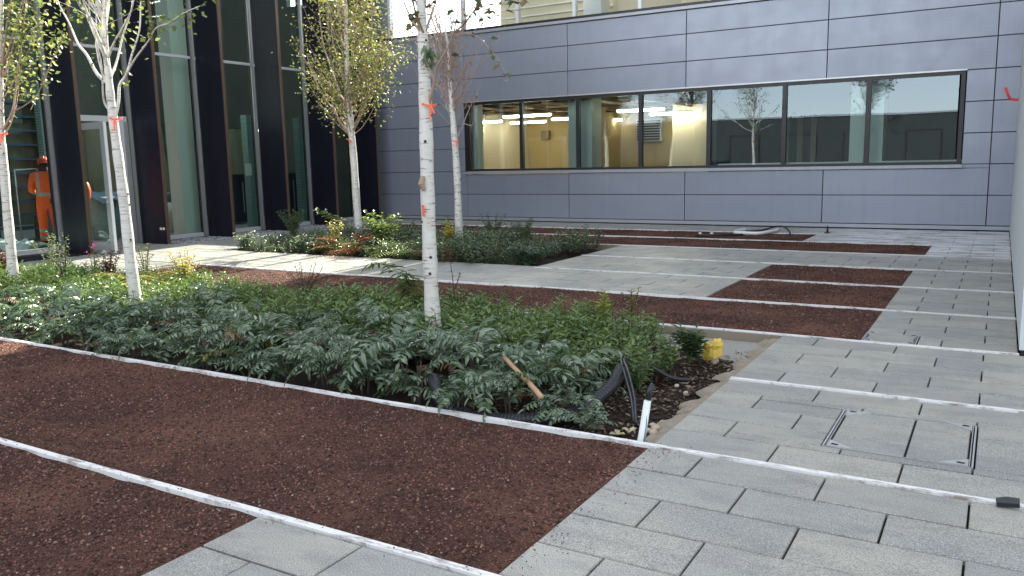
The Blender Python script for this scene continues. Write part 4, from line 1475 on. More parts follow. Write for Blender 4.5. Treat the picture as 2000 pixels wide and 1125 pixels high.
def fill5(t, sm, rr):
    Y = 11.66
    fixed(t, Y, [(890, 275), (902, 250), (910, 228), (920, 205), (930, 185), (942, 160)], 0.014, 3, 0.3)
    fixed(t, Y, [(884, 200), (898, 185), (903, 165), (900, 150), (905, 110)], 0.016, 0, -0.2)
    fixed(t, Y, [(905, 240), (920, 245), (928, 230), (925, 205), (935, 190)], 0.008, 8, 0.1)
    for i in range(70):
        z = t.r.uniform(2.0, 3.5)
        t.branch(near_z(sm, z), t.r.uniform(0, 6.28), t.r.uniform(0.35, 0.95), t.r.uniform(0.8, 1.7), 0.0095, 2 if i % 2 else 5, 6, 0.05, 0.6)


tree('white birch at the left edge with green leaves before the worker', 5.75, [(27, 548), (15, 420), (5, 300), (2, 262), (0, 150), (2, 40), (6, -60)],
     [0.062, 0.060, 0.056, 0.052, 0.045, 0.034, 0.025, 0.015], 12, GG, 0.066, 11, M['twig'], fill1)
tree('sunlit white birch with wide bare forks standing before the open door', 5.32, [(266, 590), (255, 510), (243, 400), (230, 300), (218, 210), (212, 150), (207, 100), (203, 0), (200, -90)],
     [0.061, 0.060, 0.057, 0.054, 0.049, 0.043, 0.036, 0.028, 0.02, 0.014], 11, GG, 0.062, 12, M['bark'], fill2)
tree('tall straight birch with thick white trunk in the middle of near bed', 5.45, [(847, 645), (842, 560), (836, 400), (832, 250), (829, 150), (826, 80), (822, 0), (819, -100)],
     [0.072, 0.064, 0.062, 0.058, 0.056, 0.052, 0.046, 0.040, 0.030, 0.02], 12, DG, 0.075, 13, M['twig'], fill3)
tree('birch with dense yellow-green crown rising from the far bed', 12.1, [(702, 465), (697, 400), (690, 300), (683, 220), (678, 150), (676, 70), (675, 0), (674, -80)],
     [0.082, 0.078, 0.072, 0.066, 0.058, 0.048, 0.036, 0.025, 0.015], 14, YG, 0.062, 14, M['twig'], fill4)
tree('nearly leafless birch with reddish twigs in the far bed', 11.66, [(897, 478), (893, 350), (886, 250), (880, 180), (875, 100), (870, 55)],
     [0.068, 0.066, 0.060, 0.052, 0.040, 0.026, 0.012], 14, RR, 0.06, 15, M['redtwig'], fill5)

# orange ribbons tied round the trunks


def ribbon(px, py, Y, rad, lab):
    p = at_y(px, py, Y)
    mb = MB()
    ring = [p + Vector((math.cos(a) * rad, math.sin(a) * rad, 0.01 * math.sin(2 * a))) for a in np.linspace(0, 2 * math.pi, 13)]
    for i in range(12):
        a, b = ring[i], ring[i + 1]
        mb.add([a - Vector((0, 0, .008)), b - Vector((0, 0, .008)), b + Vector((0, 0, .008)), a + Vector((0, 0, .008))], [(0, 1, 2, 3)])
    for s in (0, 1):
        q = [p + Vector((rad * 0.7, -rad * 0.7, 0)), p + Vector((rad * 0.8 + 0.02 * s, -rad * 0.9, -0.035)), p + Vector((rad * 0.85 + 0.04 * s, -rad, -0.07 - 0.04 * (1 - s)))]
        for a, b in zip(q[:-1], q[1:]):
            w = Vector((0.007, 0.004, 0))
            mb.add([a - w, a + w, b + w, b - w], [(0, 1, 2, 3)])
    tag(mb.build('ribbon', M['ribbon']), lab, 'ribbon', 'orange ribbons tied to the birch trunks')


ribbon(5, 262, 5.75, 0.058, 'orange ribbon tied to the birch at the left edge')
ribbon(226, 232, 5.32, 0.062, 'orange ribbon tied to the birch before the open door')
ribbon(838, 205, 5.45, 0.064, 'pale orange ribbon tied to the tall straight birch')
ribbon(684, 272, 12.1, 0.078, 'red-orange ribbon on the yellow-green crowned birch')
ribbon(890, 275, 11.66, 0.068, 'orange ribbon on the nearly leafless birch')
p = at_y(827, 410, 5.37)
tag(MB().box(p.x - 0.014, p.x + 0.006, p.y - 0.003, p.y + 0.003, p.z - 0.05, p.z + 0.04).build('tag_strip', M['ribbon']), 'orange strip hanging on the tall straight birch trunk', 'tag')

# ------------------------------------------------------------------ planting: near bed front, leathery pinnate shrubs


def frond_mesh(seed, L, pairs, mat, ll, lw, droop):
    r = random.Random(seed)
    mb = MB()
    pts = []
    p = Vector((0, 0, 0))
    ang = r.uniform(0.75, 1.05)
    n = pairs + 3
    side = r.gauss(0, 0.10)
    for i in range(n + 1):
        pts.append(p.copy())
        ang -= droop * (0.7 + 0.6 * i / n) / n
        p += Vector((math.cos(ang), side * i / n, math.sin(ang))) * (L / n)
    mb.tube(pts, [0.0032 - 0.0022 * i / n for i in range(n + 1)], 4, cap=False)
    for i in range(2, n):
        t = (pts[i + 1] - pts[i]).normalized()
        s = t.cross(Vector((0, 0, 1))).normalized()
        up = s.cross(t)
        k = math.sin(math.pi * min(1.0, 0.22 + 0.72 * i / n)) * 0.55 + 0.5
        for sg in (-1, 1):
            d = s * sg * 0.9 + t * r.uniform(0.25, 0.7) + up * r.uniform(-0.65, 0.05)
            mb.leaf(pts[i], d, up + s * sg * r.gauss(0.2, 0.3) + t * r.gauss(0, 0.35), ll * k * r.uniform(0.85, 1.12), lw * r.uniform(0.85, 1.15), None, 0.22)
    mb.leaf(pts[-1], (pts[-1] - pts[-2]), Vector((0, 0, 1)), ll, lw, None, 0.2)
    return mb.mesh('frond', mat)


FR = [frond_mesh(100 + i, 0.31 + 0.015 * i, 8 + i % 3, M['mahonia'], 0.084, 0.024, 0.95 + 0.2 * i) for i in range(6)]
FRD = frond_mesh(150, 0.30, 8, M['mahbrown'], 0.070, 0.019, 1.7)
FRY = [frond_mesh(140 + i, 0.36, 9, M['mahyellow'], 0.080, 0.020, 1.2) for i in range(2)]


def pinnate_shrub(n, h, seed, yellow=0):
    r = random.Random(seed)
    root = empty('pinnate_shrub')
    st = MB()
    tops = []
    for k in range(4):
        a = r.uniform(0, 6.28)
        tp = Vector((math.cos(a) * 0.10, math.sin(a) * 0.10, h * r.uniform(0.55, 0.9)))
        st.tube([(math.cos(a) * 0.02, math.sin(a) * 0.02, -0.05), (tp.x * 0.5, tp.y * 0.5, tp.z * 0.55), tp], [0.009, 0.008, 0.006], 5)
        tops.append(tp)
    st.build('stem', M['stem'], root)
    for i in range(n):
        tp = tops[i % 4]
        f = r.uniform(0.35, 1.0)
        me = FRY[i % 2] if i < yellow else (FRD if r.random() < 0.07 else FR[r.randrange(6)])
        a = i * 2.399 + r.gauss(0, 0.3)
        link('frond', me, root, tp * f, (r.gauss(0, 0.35), r.gauss(0.05, 0.32) - 0.25 * (f - 0.7), a), r.uniform(0.62, 1.18))
    return root


PROTO = [pinnate_shrub(20, 0.34, 31), pinnate_shrub(17, 0.40, 32), pinnate_shrub(22, 0.29, 33), pinnate_shrub(19, 0.34, 35), pinnate_shrub(16, 0.36, 36)]
PROTOY = pinnate_shrub(15, 0.32, 34, 4)
used = set()
LABP0 = 'pinnate-leaved blue-green shrub overhanging the white strip in the very front row'
LABP1 = 'pinnate-leaved blue-green shrub in the second row behind the white strip'
LABP2 = 'pinnate-leaved blue-green shrub between the front rows and the small-leaved shrubs'
spots = []
for row, (yy, x_start, x_end, dx) in enumerate(((4.22, -8.9, -2.45, 0.40), (4.55, -9.2, -2.20, 0.42), (4.90, -9.6, -2.35, 0.48), (5.22, -9.0, -3.0, 0.75))):
    x = x_start
    while x < x_end:
        spots.append((x + random.uniform(-0.10, 0.10) + 0.18 * (row % 2), yy + random.uniform(-0.07, 0.07), row))
        x += dx
for i, (x, y, row) in enumerate(spots):
    q = i % 5
    o = PROTO[q] if q not in used else copy_tree(PROTO[q])
    used.add(q)
    lab = (LABP0, LABP1, LABP2, LABP2)[row]
    tag(o, lab, 'shrub', ('pinnate shrubs overhanging the edging strip', 'pinnate shrubs of the second row', 'pinnate shrubs of the inner rows', 'pinnate shrubs of the inner rows')[row])
    o.location = (x, y, -0.09)
    o.rotation_euler = (0, 0, random.uniform(0, 6.28))
    sc = random.uniform(0.72, 1.22) * (1.0 if row else 0.9)
    o.scale = (sc, sc, sc * random.uniform(0.9, 1.1))
p = at_z(470, 640, 0.25)
PROTOY.location = (p.x, p.y, -0.06)
tag(PROTOY, 'pinnate shrub with several yellowing leaves towards the left of near bed', 'shrub')
# low trailing ones at the bare end
for (px, py, lab, s) in ((1090, 805, 'small pinnate shrub lying over the black drain pipe', 0.75), (1135, 835, 'low limp green shrub beside the upright white pipe', 0.6)):
    o = copy_tree(PROTO[1])
    g = at_z(px, py, 0.0)
    o.location = (g.x, g.y + 0.1, -0.10)
    o.scale = (s, s, s * 0.75)
    o.rotation_euler = (0, 0, random.uniform(0, 6))
    if 'group' in o:
        del o['group']
    tag(o, lab, 'shrub')

# ------------------------------------------------------------------ planting: bushy small-leaved shrubs


def bush(seed, mat, stems, h, spread, ll, lw, leaves_per, upright=1.0):
    r = random.Random(seed)
    root = empty('leafy_shrub')
    st, lf = MB(), MB()
    for k in range(stems):
        a = r.uniform(0, 6.28)
        rad = spread * math.sqrt(r.random())
        hh = h * r.uniform(0.6, 1.05) * (1 - 0.25 * rad / spread)
        b = Vector((math.cos(a) * rad * 0.35, math.sin(a) * rad * 0.35, -0.04))
        t = Vector((math.cos(a) * rad, math.sin(a) * rad, hh))
        m = b.lerp(t, 0.5) + Vector((math.cos(a), math.sin(a), 0)) * rad * 0.12
        pts = [b, m, t]
        st.tube(pts, [0.0045, 0.0035, 0.002], 4, cap=False)
        for i in range(leaves_per):
            f = 0.25 + 0.75 * (i + 1) / leaves_per
            q = b.lerp(m, f * 2) if f < 0.5 else m.lerp(t, f * 2 - 1)
            a2 = i * 2.4 + r.gauss(0, 0.4)
            d = Vector((math.cos(a2), math.sin(a2), r.uniform(0.1, 0.75) * upright))
            lf.leaf(q, d, Vector((r.gauss(0, .2), r.gauss(0, .2), 1)), ll * r.uniform(0.7, 1.2), lw * r.uniform(0.8, 1.2), None, 0.2)
    st.build('stem', M['stem'], root)
    lf.build('foliage', mat, root)
    return root


BU = [bush(51 + i, M['smallleaf'], 34, 0.40, 0.30, 0.070, 0.025, 15) for i in range(3)]
LABS = 'shaded bushy shrub with small pointed leaves in the middle of near bed'
used = set()
k = 0
y = 5.30
cand = []
while y < 6.82:
    x = -11.8
    while x < -2.05:
        lim = -2.2 if y < 6.0 else -2.05
        cand.append((x + random.uniform(-.12, .12), y + random.uniform(-.10, .10)))
        x += 0.40
    y += 0.36
for (x, y) in cand:
    if x > -2.25 and y > 5.9:
        continue
    q = k % 3
    o = BU[q] if q not in used else copy_tree(BU[q])
    used.add(q)
    k += 1
    if x < -7.2:
        tag(o, 'sunlit small-leaved green shrub at the left of near bed', 'shrub', 'sunlit small-leaved shrubs of the near bed')
    elif y > 6.2:
        tag(o, 'shaded small-leaved shrub along the back kerb of near bed', 'shrub', 'small-leaved shrubs along the back of the near bed')
    else:
        tag(o, LABS, 'shrub', 'small-leaved shrubs in the middle of the near bed')
    o.location = (x, y, -0.10)
    o.rotation_euler = (0, 0, random.uniform(0, 6.28))
    s = random.uniform(0.8, 1.15) * (0.82 if y > 6.4 else 1.0)
    o.scale = (s, s, s)
BF = [bush(71 + i, M['bedleaf'], 40, 0.48, 0.40, 0.062, 0.026, 13) for i in range(3)]
LABF = 'dark grey-green shrub in the inner part of far bed around the birches'
used = set()
k = 0
y = 10.55
while y < 13.2:
    x = -11.9
    while x < -5.95:
        q = k % 3
        o = BF[q] if q not in used else copy_tree(BF[q])
        used.add(q)
        k += 1
        if y < 11.2:
            tag(o, 'low grey-green shrub along the path edge of far bed', 'shrub', 'grey-green shrubs along the front of the far bed')
        else:
            tag(o, LABF, 'shrub', 'grey-green shrubs behind the front of the far bed')
        o.location = (min(-6.05, x + random.uniform(-.14, .14)), y + random.uniform(-.12, .12), -0.10)
        o.rotation_euler = (0, 0, random.uniform(0, 6.28))
        s = random.uniform(0.7, 1.15) * (0.8 if x < -10.8 else 1.0)
        o.scale = (s, s, s)
        x += 0.50
    y += 0.46

# ------------------------------------------------------------------ single plants that stand out


def fern(lab, loc, n, L, cols, seed, cat='fern'):
    r = random.Random(seed)
    root = tag(empty('fern', loc), lab, cat)
    for i in range(n):
        mb = MB()
        a = i * 2.4 + r.gauss(0, .3)
        ang = r.uniform(0.9, 1.35)
        p = Vector((0, 0, 0))
        pts = []
        m = 14
        for k in range(m + 1):
            pts.append(p.copy())
            ang -= r.uniform(0.07, 0.14)
            p = p + Vector((math.cos(ang) * math.cos(a), math.cos(ang) * math.sin(a), math.sin(ang))) * (L * r.uniform(0.9, 1.1) / m)
        c = r.choice(cols)
        mb.tube(pts, [0.003 - 0.002 * k / m for k in range(m + 1)], 4, c, False)
        for k in range(2, m):
            t = (pts[k + 1] - pts[k]).normalized()
            s = t.cross(Vector((0, 0, 1)))
            s = s.normalized() if s.length > 0.01 else Vector((1, 0, 0))
            w = L * 0.30 * math.sin(math.pi * (0.15 + 0.8 * k / m))
            for sg in (-1, 1):
                kk = r.uniform(0.8, 1.2)
                mb.quadleaf(pts[k], s * sg + t * 0.35 - Vector((0, 0, .15)), Vector((0, 0, 1)), w, 0.022, (c[0] * kk, c[1] * kk, c[2] * kk))
        mb.build('frond', M['tint'], root)
    return root


def stems_plant(lab, loc, tips, cols, ll, lw, per, seed, name='leafy_plant', cat='plant', stemmat=None, flowers=None, hang=0.0):
    """tips: list of polylines relative to loc; leaves alternate along each stem"""
    r = random.Random(seed)
    root = tag(empty(name, loc), lab, cat)
    per = int(per * 1.4)
    for pl in tips:
        pts = smooth_poly([Vector(p) for p in pl], 4) if len(pl) > 2 else [Vector(p) for p in pl]
        st = MB().tube(pts, [0.006 - 0.004 * i / len(pts) for i in range(len(pts))], 5, cap=False)
        so = st.build('stem', stemmat or M['greenstem'], root)
        if per:
            lf = MB()
            for i in range(per):
                f = (0.25 + 0.75 * (i + 0.5) / per) * (len(pts) - 1)
                j = min(len(pts) - 2, int(f))
                p = pts[j].lerp(pts[j + 1], f - j)
                a = i * 2.4 + r.gauss(0, .5)
                d = Vector((math.cos(a), math.sin(a), r.uniform(-0.1, 0.6) - hang))
                c = r.choice(cols)
                lf.leaf(p, d, Vector((r.gauss(0, .2), r.gauss(0, .2), 1)), ll * r.uniform(.9, 1.5), lw * r.uniform(1.0, 1.5), c)
            lf.build('leaves', M['tint'], so)
        if flowers:
            fm = MB()
            e = pts[-1]
            for i in range(14):
                d = Vector((r.gauss(0, 1), r.gauss(0, 1), r.gauss(0.2, 0.7)))
                fm.quadleaf(e + Vector((r.gauss(0, .02), r.gauss(0, .02), r.gauss(0, .025))), d, Vector((0, 0, 1)), 0.035, 0.022, flowers)
            fm.build('flower', M['tint'], so)
    return root


def spray(n, h, w, seed):
    r = random.Random(seed)
    out = []
    for i in range(int(n * 1.5)):
        a = r.uniform(0, 6.28)
        q = w * r.uniform(0.2, 1)
        out.append([(0, 0, 0), (math.cos(a) * q * 0.4, math.sin(a) * q * 0.4, h * 0.55 * r.uniform(.8, 1.1)), (math.cos(a) * q, math.sin(a) * q, h * r.uniform(0.7, 1.1))])
    return out


def tuft(lab, loc, n, L, col, seed, w=0.012):
    r = random.Random(seed)
    root = tag(empty('grass_tuft', loc), lab, 'grass')
    for i in range(n):
        a = r.uniform(0, 6.28)
        lean = r.uniform(0.1, 0.6)
        mb = MB()
        p = Vector((0, 0, 0))
        d = Vector((math.cos(a) * lean, math.sin(a) * lean, 1)).normalized()
        s = Vector((-math.sin(a), math.cos(a), 0))
        pr = None
        LL = L * r.uniform(0.6, 1.1)
        V, F = [], []
        for k in range(6):
            ww = w * (1 - k / 5.5)
            V += [p - s * ww * .5, p + s * ww * .5]
            p = p + d * LL / 5
            d = (d + Vector((math.cos(a), math.sin(a), -0.2)) * 0.16).normalized()
        for k in range(5):
            F.append((2 * k, 2 * k + 1, 2 * k + 3, 2 * k + 2))
        kk = r.uniform(.8, 1.2)
        mb.add(V, F, (col[0] * kk, col[1] * kk, col[2] * kk))
        mb.build('blade', M['tint'], root)
    return root


def foot(px, py, Y, z=-0.08):
    g = at_y(px, py, Y)
    return (g.x, Y, z)


YL = [(0.50, 0.40, 0.08), (0.42, 0.36, 0.09), (0.58, 0.46, 0.14)]
fern('yellow-gold fern leaning beside the sunlit birch', foot(285, 570, 6.45), 16, 0.72, YL, 201)
fern('yellow-green fern right of the gold fern', foot(330, 570, 6.6), 14, 0.62, [(0.34, 0.34, 0.07), (0.44, 0.38, 0.08)], 202)
stems_plant('pale yellow bushy plant at the left end of red gravel', foot(366, 560, 6.8), spray(12, 0.52, 0.22, 3), [(0.55, 0.47, 0.20), (0.48, 0.42, 0.14)], 0.045, 0.018, 16, 203)
tuft('tuft of dry tan grass blades beside the red gravel', foot(412, 560, 6.75), 9, 0.42, (0.52, 0.38, 0.22), 204, 0.016)
tuft('single yellow-green upright blade tuft before the red gravel', foot(474, 560, 6.8), 4, 0.42, (0.45, 0.46, 0.10), 205, 0.022)
stems_plant('dark red leaved plant left of the sunlit birch', foot(215, 560, 6.6), spray(8, 0.5, 0.2, 5), [(0.16, 0.05, 0.04), (0.12, 0.045, 0.04)], 0.05, 0.02, 13, 206, stemmat=M['stem'])
stems_plant('plant with a bright pink flower head before the door', foot(186, 545, 6.7), spray(2, 0.56, 0.08, 6), [(0.12, 0.18, 0.06)], 0.04, 0.014, 10, 207, 'flowering_plant', 'flower', None, (0.55, 0.14, 0.32))
stems_plant('plant with paler pink flowers left of the dark red plant', foot(168, 560, 6.4), spray(1, 0.50, 0.10, 7), [(0.12, 0.18, 0.06)], 0.04, 0.014, 10, 208, 'flowering_plant', 'flower', None, (0.62, 0.30, 0.45))
stems_plant('wispy plant with cream buds below the worker', foot(100, 545, 6.8), spray(9, 0.66, 0.32, 8), [(0.30, 0.34, 0.20), (0.45, 0.44, 0.28)], 0.03, 0.013, 14, 209)
stems_plant('reddish plant with round leaves at far left', foot(12, 565, 6.6), spray(9, 0.45, 0.22, 9), [(0.20, 0.08, 0.07), (0.22, 0.18, 0.07)], 0.04, 0.022, 12, 210, stemmat=M['stem'])
stems_plant('dark wiry plant with cream tips below the open door', foot(130, 560, 6.3), spray(9, 0.60, 0.28, 10), [(0.14, 0.20, 0.10), (0.40, 0.40, 0.28)], 0.035, 0.014, 13, 211, stemmat=M['stem'])
stems_plant('cream flowered plant right of the sunlit birch', foot(285, 545, 6.95), spray(7, 0.62, 0.16, 11), [(0.46, 0.42, 0.20), (0.26, 0.26, 0.10)], 0.035, 0.014, 15, 212)
stems_plant('brown-red seedy plant standing against the red gravel', foot(593, 590, 6.75), spray(9, 0.46, 0.30, 12), [(0.17, 0.06, 0.045), (0.22, 0.11, 0.06)], 0.028, 0.012, 12, 213, stemmat=M['stem'])
fern('cream and rust fern below the brown seedy plant', foot(610, 600, 6.45), 7, 0.42, [(0.50, 0.40, 0.20), (0.32, 0.20, 0.08)], 214)
tuft('short yellow-green sprig in front of the middle birch', foot(750, 575, 6.7), 4, 0.28, (0.34, 0.34, 0.08), 215, 0.03)
# arching leafy stem beside the middle birch
b0 = Vector(foot(838, 640, 6.4))
arch = [at_y(838, 640, 6.4), at_y(822, 600, 6.38), at_y(805, 562, 6.34), at_y(780, 535, 6.3), at_y(752, 515, 6.28), at_y(722, 513, 6.25)]
arch2 = [at_y(832, 640, 6.35), at_y(812, 590, 6.30), at_y(800, 550, 6.22), at_y(792, 528, 6.2)]
arch3 = [at_y(835, 640, 6.3), at_y(812, 605, 6.28), at_y(796, 570, 6.2), at_y(790, 545, 6.15)]
stems_plant('arching stem of lance-shaped leaves left of the middle birch', b0, [[q - b0 for q in s] for s in (arch, arch2, arch3)], [(0.07, 0.11, 0.03), (0.12, 0.16, 0.04)], 0.13, 0.026, 30, 216, 'arching_plant', 'plant', None, None, 0.55)
stems_plant('thin bare seed stalk against the path right of middle birch', foot(888, 560, 6.8), [[(0, 0, 0.1), (-0.02, 0, 0.4), (-0.05, 0, 0.62)], [(0, 0, 0.3), (0.05, 0, 0.42), (0.07, 0, 0.48)]], [(0.12, 0.08, 0.06)], 0.025, 0.012, 6, 217, 'seed_stalk', 'plant', M['stem'])
stems_plant('upright yellow-green sprig at the back of near bed', foot(1178, 640, 6.55), spray(3, 0.42, 0.06, 13), [(0.28, 0.32, 0.05), (0.36, 0.36, 0.08)], 0.06, 0.022, 14, 218)
stems_plant('thin yellowish sprig beside the back kerb', foot(1232, 640, 6.75), spray(4, 0.42, 0.10, 14), [(0.28, 0.25, 0.08), (0.20, 0.20, 0.07)], 0.035, 0.014, 14, 219, stemmat=M['stem'])
stems_plant('dark leafy clump growing beside the yellow bag', (-1.99, 6.02, -0.08), spray(13, 0.27, 0.15, 15), [(0.035, 0.075, 0.035), (0.06, 0.10, 0.05), (0.10, 0.14, 0.04)], 0.075, 0.022, 11, 220)
stems_plant('small weed of pale leaves left of the yellow bag', (-2.10, 5.8, -0.08), spray(8, 0.22, 0.16, 16), [(0.10, 0.15, 0.06), (0.18, 0.22, 0.10)], 0.05, 0.016, 8, 221)
stems_plant('small pale-leaved seedling between the hose and mulch', (-2.08, 5.2, -0.09), spray(10, 0.24, 0.14, 17), [(0.14, 0.20, 0.09), (0.20, 0.26, 0.13)], 0.06, 0.015, 9, 222)
# far bed
stems_plant('tall yellow-leaved plant in the far bed left of its birch', foot(655, 492, 10.9), spray(9, 0.62, 0.20, 21), [(0.36, 0.32, 0.08), (0.44, 0.38, 0.13)], 0.045, 0.026, 13, 230)
fern('orange and gold fern at the front of far bed', foot(688, 500, 10.65), 20, 0.80, [(0.44, 0.22, 0.06), (0.40, 0.13, 0.05), (0.42, 0.29, 0.09)], 231)
stems_plant('red-leaved plant right of the orange fern', foot(713, 498, 10.7), spray(8, 0.40, 0.18, 22), [(0.36, 0.06, 0.05), (0.24, 0.05, 0.04)], 0.05, 0.024, 12, 232, stemmat=M['stem'])
stems_plant('red-tinged low plant left of the orange fern', foot(632, 495, 10.6), spray(9, 0.30, 0.25, 23), [(0.34, 0.09, 0.06), (0.16, 0.13, 0.05)], 0.06, 0.022, 10, 233, stemmat=M['stem'])
stems_plant('broad bright green plant in the middle of far bed', foot(752, 500, 11.0), spray(14, 0.72, 0.40, 24), [(0.09, 0.14, 0.04), (0.14, 0.19, 0.05), (0.17, 0.20, 0.06)], 0.11, 0.036, 11, 234)
fern('light green fern in the far bed right of broad plant', foot(790, 512, 10.6), 15, 0.70, [(0.20, 0.26, 0.06), (0.27, 0.31, 0.08)], 235)
tuft('dark tuft of grass at the front edge of far bed', foot(668, 512, 10.45), 26, 0.34, (0.10, 0.16, 0.09), 236)
fern('withered orange fern right of the middle birch trunk', foot(862, 522, 10.5), 13, 0.55, [(0.38, 0.15, 0.05), (0.26, 0.10, 0.04)], 237)
stems_plant('yellow-leaved plant beside the leafless birch', foot(878, 500, 11.4), spray(8, 0.56, 0.12, 25), [(0.58, 0.50, 0.14), (0.50, 0.44, 0.10)], 0.055, 0.035, 14, 238)
b0 = Vector(foot(690, 470, 11.9))
stems_plant('arching stem tipped with white flowers before the dark fins', b0, [[at_y(690, 462, 11.9) - b0, at_y(672, 435, 11.8) - b0, at_y(648, 420, 11.7) - b0, at_y(618, 410, 11.6) - b0],
            [at_y(690, 462, 11.9) - b0, at_y(668, 432, 11.9) - b0, at_y(642, 424, 11.9) - b0, at_y(636, 412, 11.9) - b0]], [(0.14, 0.20, 0.06), (0.20, 0.25, 0.08)], 0.13, 0.04, 12, 239, 'flowering_plant', 'plant', None, (0.80, 0.80, 0.74), 0.4)
stems_plant('feathery shrub standing up at the left of far bed', foot(575, 470, 12.2), spray(20, 0.66, 0.32, 26), [(0.08, 0.13, 0.06), (0.14, 0.18, 0.09)], 0.055, 0.02, 14, 240, 'feathery_shrub', 'shrub')
stems_plant('tall leafy sprig left of the far wall base', foot(760, 465, 12.9), spray(7, 0.62, 0.14, 27), [(0.09, 0.14, 0.06), (0.14, 0.19, 0.08)], 0.055, 0.02, 14, 241)
stems_plant('leafy sprig in front of the wall between the two birches', foot(873, 470, 12.8), spray(6, 0.55, 0.12, 28), [(0.08, 0.12, 0.05)], 0.055, 0.02, 14, 242)
stems_plant('tall feathery clump before the far gravel', foot(965, 480, 12.7), spray(14, 0.62, 0.28, 29), [(0.09, 0.13, 0.07), (0.13, 0.17, 0.10)], 0.05, 0.015, 16, 243, 'feathery_shrub', 'shrub')
stems_plant('second feathery clump right of the first before far gravel', foot(1025, 482, 12.6), spray(14, 0.55, 0.28, 30), [(0.09, 0.13, 0.07), (0.13, 0.17, 0.10)], 0.05, 0.015, 16, 244, 'feathery_shrub', 'shrub')
stems_plant('pale silvery clump at the front left corner of far bed', foot(480, 500, 10.7), spray(16, 0.34, 0.24, 31), [(0.26, 0.28, 0.20), (0.16, 0.20, 0.12)], 0.06, 0.03, 9, 245)
stems_plant('silvery broad-leaved clump beside the pale one', foot(595, 508, 10.6), spray(16, 0.34, 0.26, 32), [(0.24, 0.27, 0.20), (0.12, 0.16, 0.10)], 0.06, 0.03, 9, 246)
stems_plant('dark blue-green rosette at the front right of far bed', foot(1030, 530, 10.6), spray(22, 0.30, 0.34, 33), [(0.05, 0.09, 0.06), (0.14, 0.19, 0.14)], 0.07, 0.035, 9, 247)
stems_plant('dark blue-green rosette right of the middle birch trunk', foot(920, 525, 10.65), spray(22, 0.32, 0.34, 34), [(0.05, 0.09, 0.06), (0.12, 0.17, 0.13)], 0.07, 0.035, 9, 248)

# ------------------------------------------------------------------ odds and ends in the near bed


def corrugated(pts, r, lab):
    sm = smooth_poly(pts, 26)
    rad = []
    for i in range(len(sm)):
        rad.append(r * (1.0 if i % 3 else 0.86))
    tag(MB().tube(sm, rad, 14).build('drain_pipe', M['rubber'], None, False), lab, 'pipe')


corrugated([(-3.22, 4.36, 0.06), (-3.10, 4.24, 0.03), (-3.0, 4.16, -0.03), (-2.75, 4.10, -0.06), (-2.5, 4.08, -0.045), (-2.3, 4.12, -0.02), (-2.15, 4.3, -0.02),
            (-2.12, 4.55, 0.0), (-2.10, 4.80, 0.05), (-2.13, 5.0, 0.10)], 0.045, 'black corrugated drain pipe snaking through the front of near bed')
hs = tag(empty('hose'), 'black twin hose curling over the bare mulch', 'hose')
for off in (0.0, 0.022):
    pl = [(-1.80 + off, 4.42 - off, -0.05), (-1.90 + off, 4.62, 0.03), (-2.05 + off, 4.88, 0.10 + off), (-2.17 + off, 5.10, 0.14), (-2.21 + off, 5.30, 0.12), (-2.12, 5.42 + off, 0.05), (-1.95, 5.50 + off, -0.06), (-1.80, 5.62 + off, -0.09)]
    MB().tube(smooth_poly(pl, 6), 0.010, 8).build('hose_line', M['rubber'], hs, True)
pp = tag(empty('standpipe', (-1.60, 4.02, -0.12)), 'upright white plastic pipe with a black taped end beside the slabs', 'pipe')
MB().tube([(-0.005, -0.03, 0), (0.012, 0.0, 0.15), (0.03, 0.03, 0.33)], [0.021, 0.021, 0.020], 12).build('pipe_body', M['pvc'], pp, True)
MB().tube([(0.0315, 0.033, 0.334), (0.037, 0.045, 0.39), (0.05, 0.06, 0.42)], [0.017, 0.016, 0.011], 10).build('taped_end', M['rubber'], pp, True)
MB().tube([(0.028, -0.02, 0.10), (0.034, 0.0, 0.2), (0.03, 0.01, 0.30)], 0.005, 6).build('cable', M['bluecloth'], pp, True)
s0, s1 = at_y(1058, 776, 4.1), at_y(985, 697, 4.45)
tag(MB().tube(smooth_poly([s0, s0.lerp(s1, 0.35) + Vector((0, 0, .004)), s0.lerp(s1, 0.7), s1], 4), [0.016] * 6 + [0.014] * 7, 10).build('wooden_handle', M['wood'], None, True), 'broken wooden tool handle lying across the pinnate shrubs', 'handle')
# yellow bag on a stub
yb = tag(empty('capped_stub', (-1.86, 6.18, -0.1)), 'pipe stub wrapped in a crumpled yellow plastic bag', 'bag')
MB().tube([(0, 0, -0.05), (0, 0, 0.10)], 0.05, 12).build('stub', M['rock'], yb, True)
v, fcs = [], []
r = random.Random(5)
for k in range(7):
    for q in range(16):
        t = 2 * math.pi * q / 16
        rr = (0.075, 0.085, 0.088, 0.084, 0.080, 0.062, 0.012)[k] * (1 + r.gauss(0, 0.11))
        v.append((rr * math.cos(t), rr * math.sin(t), (0.10, 0.13, 0.17, 0.205, 0.235, 0.248, 0.252)[k] + r.gauss(0, .010) + 0.025 * math.cos(t) - (0.03 * (math.sin(t) < -0.3) if k < 2 else 0)))
for k in range(6):
    for q in range(16):
        fcs.append((k * 16 + q, k * 16 + (q + 1) % 16, (k + 1) * 16 + (q + 1) % 16, (k + 1) * 16 + q))
MB().add(v, fcs).build('wrap', M['yellow'], yb).scale = (0.95, 0.95, 0.72)
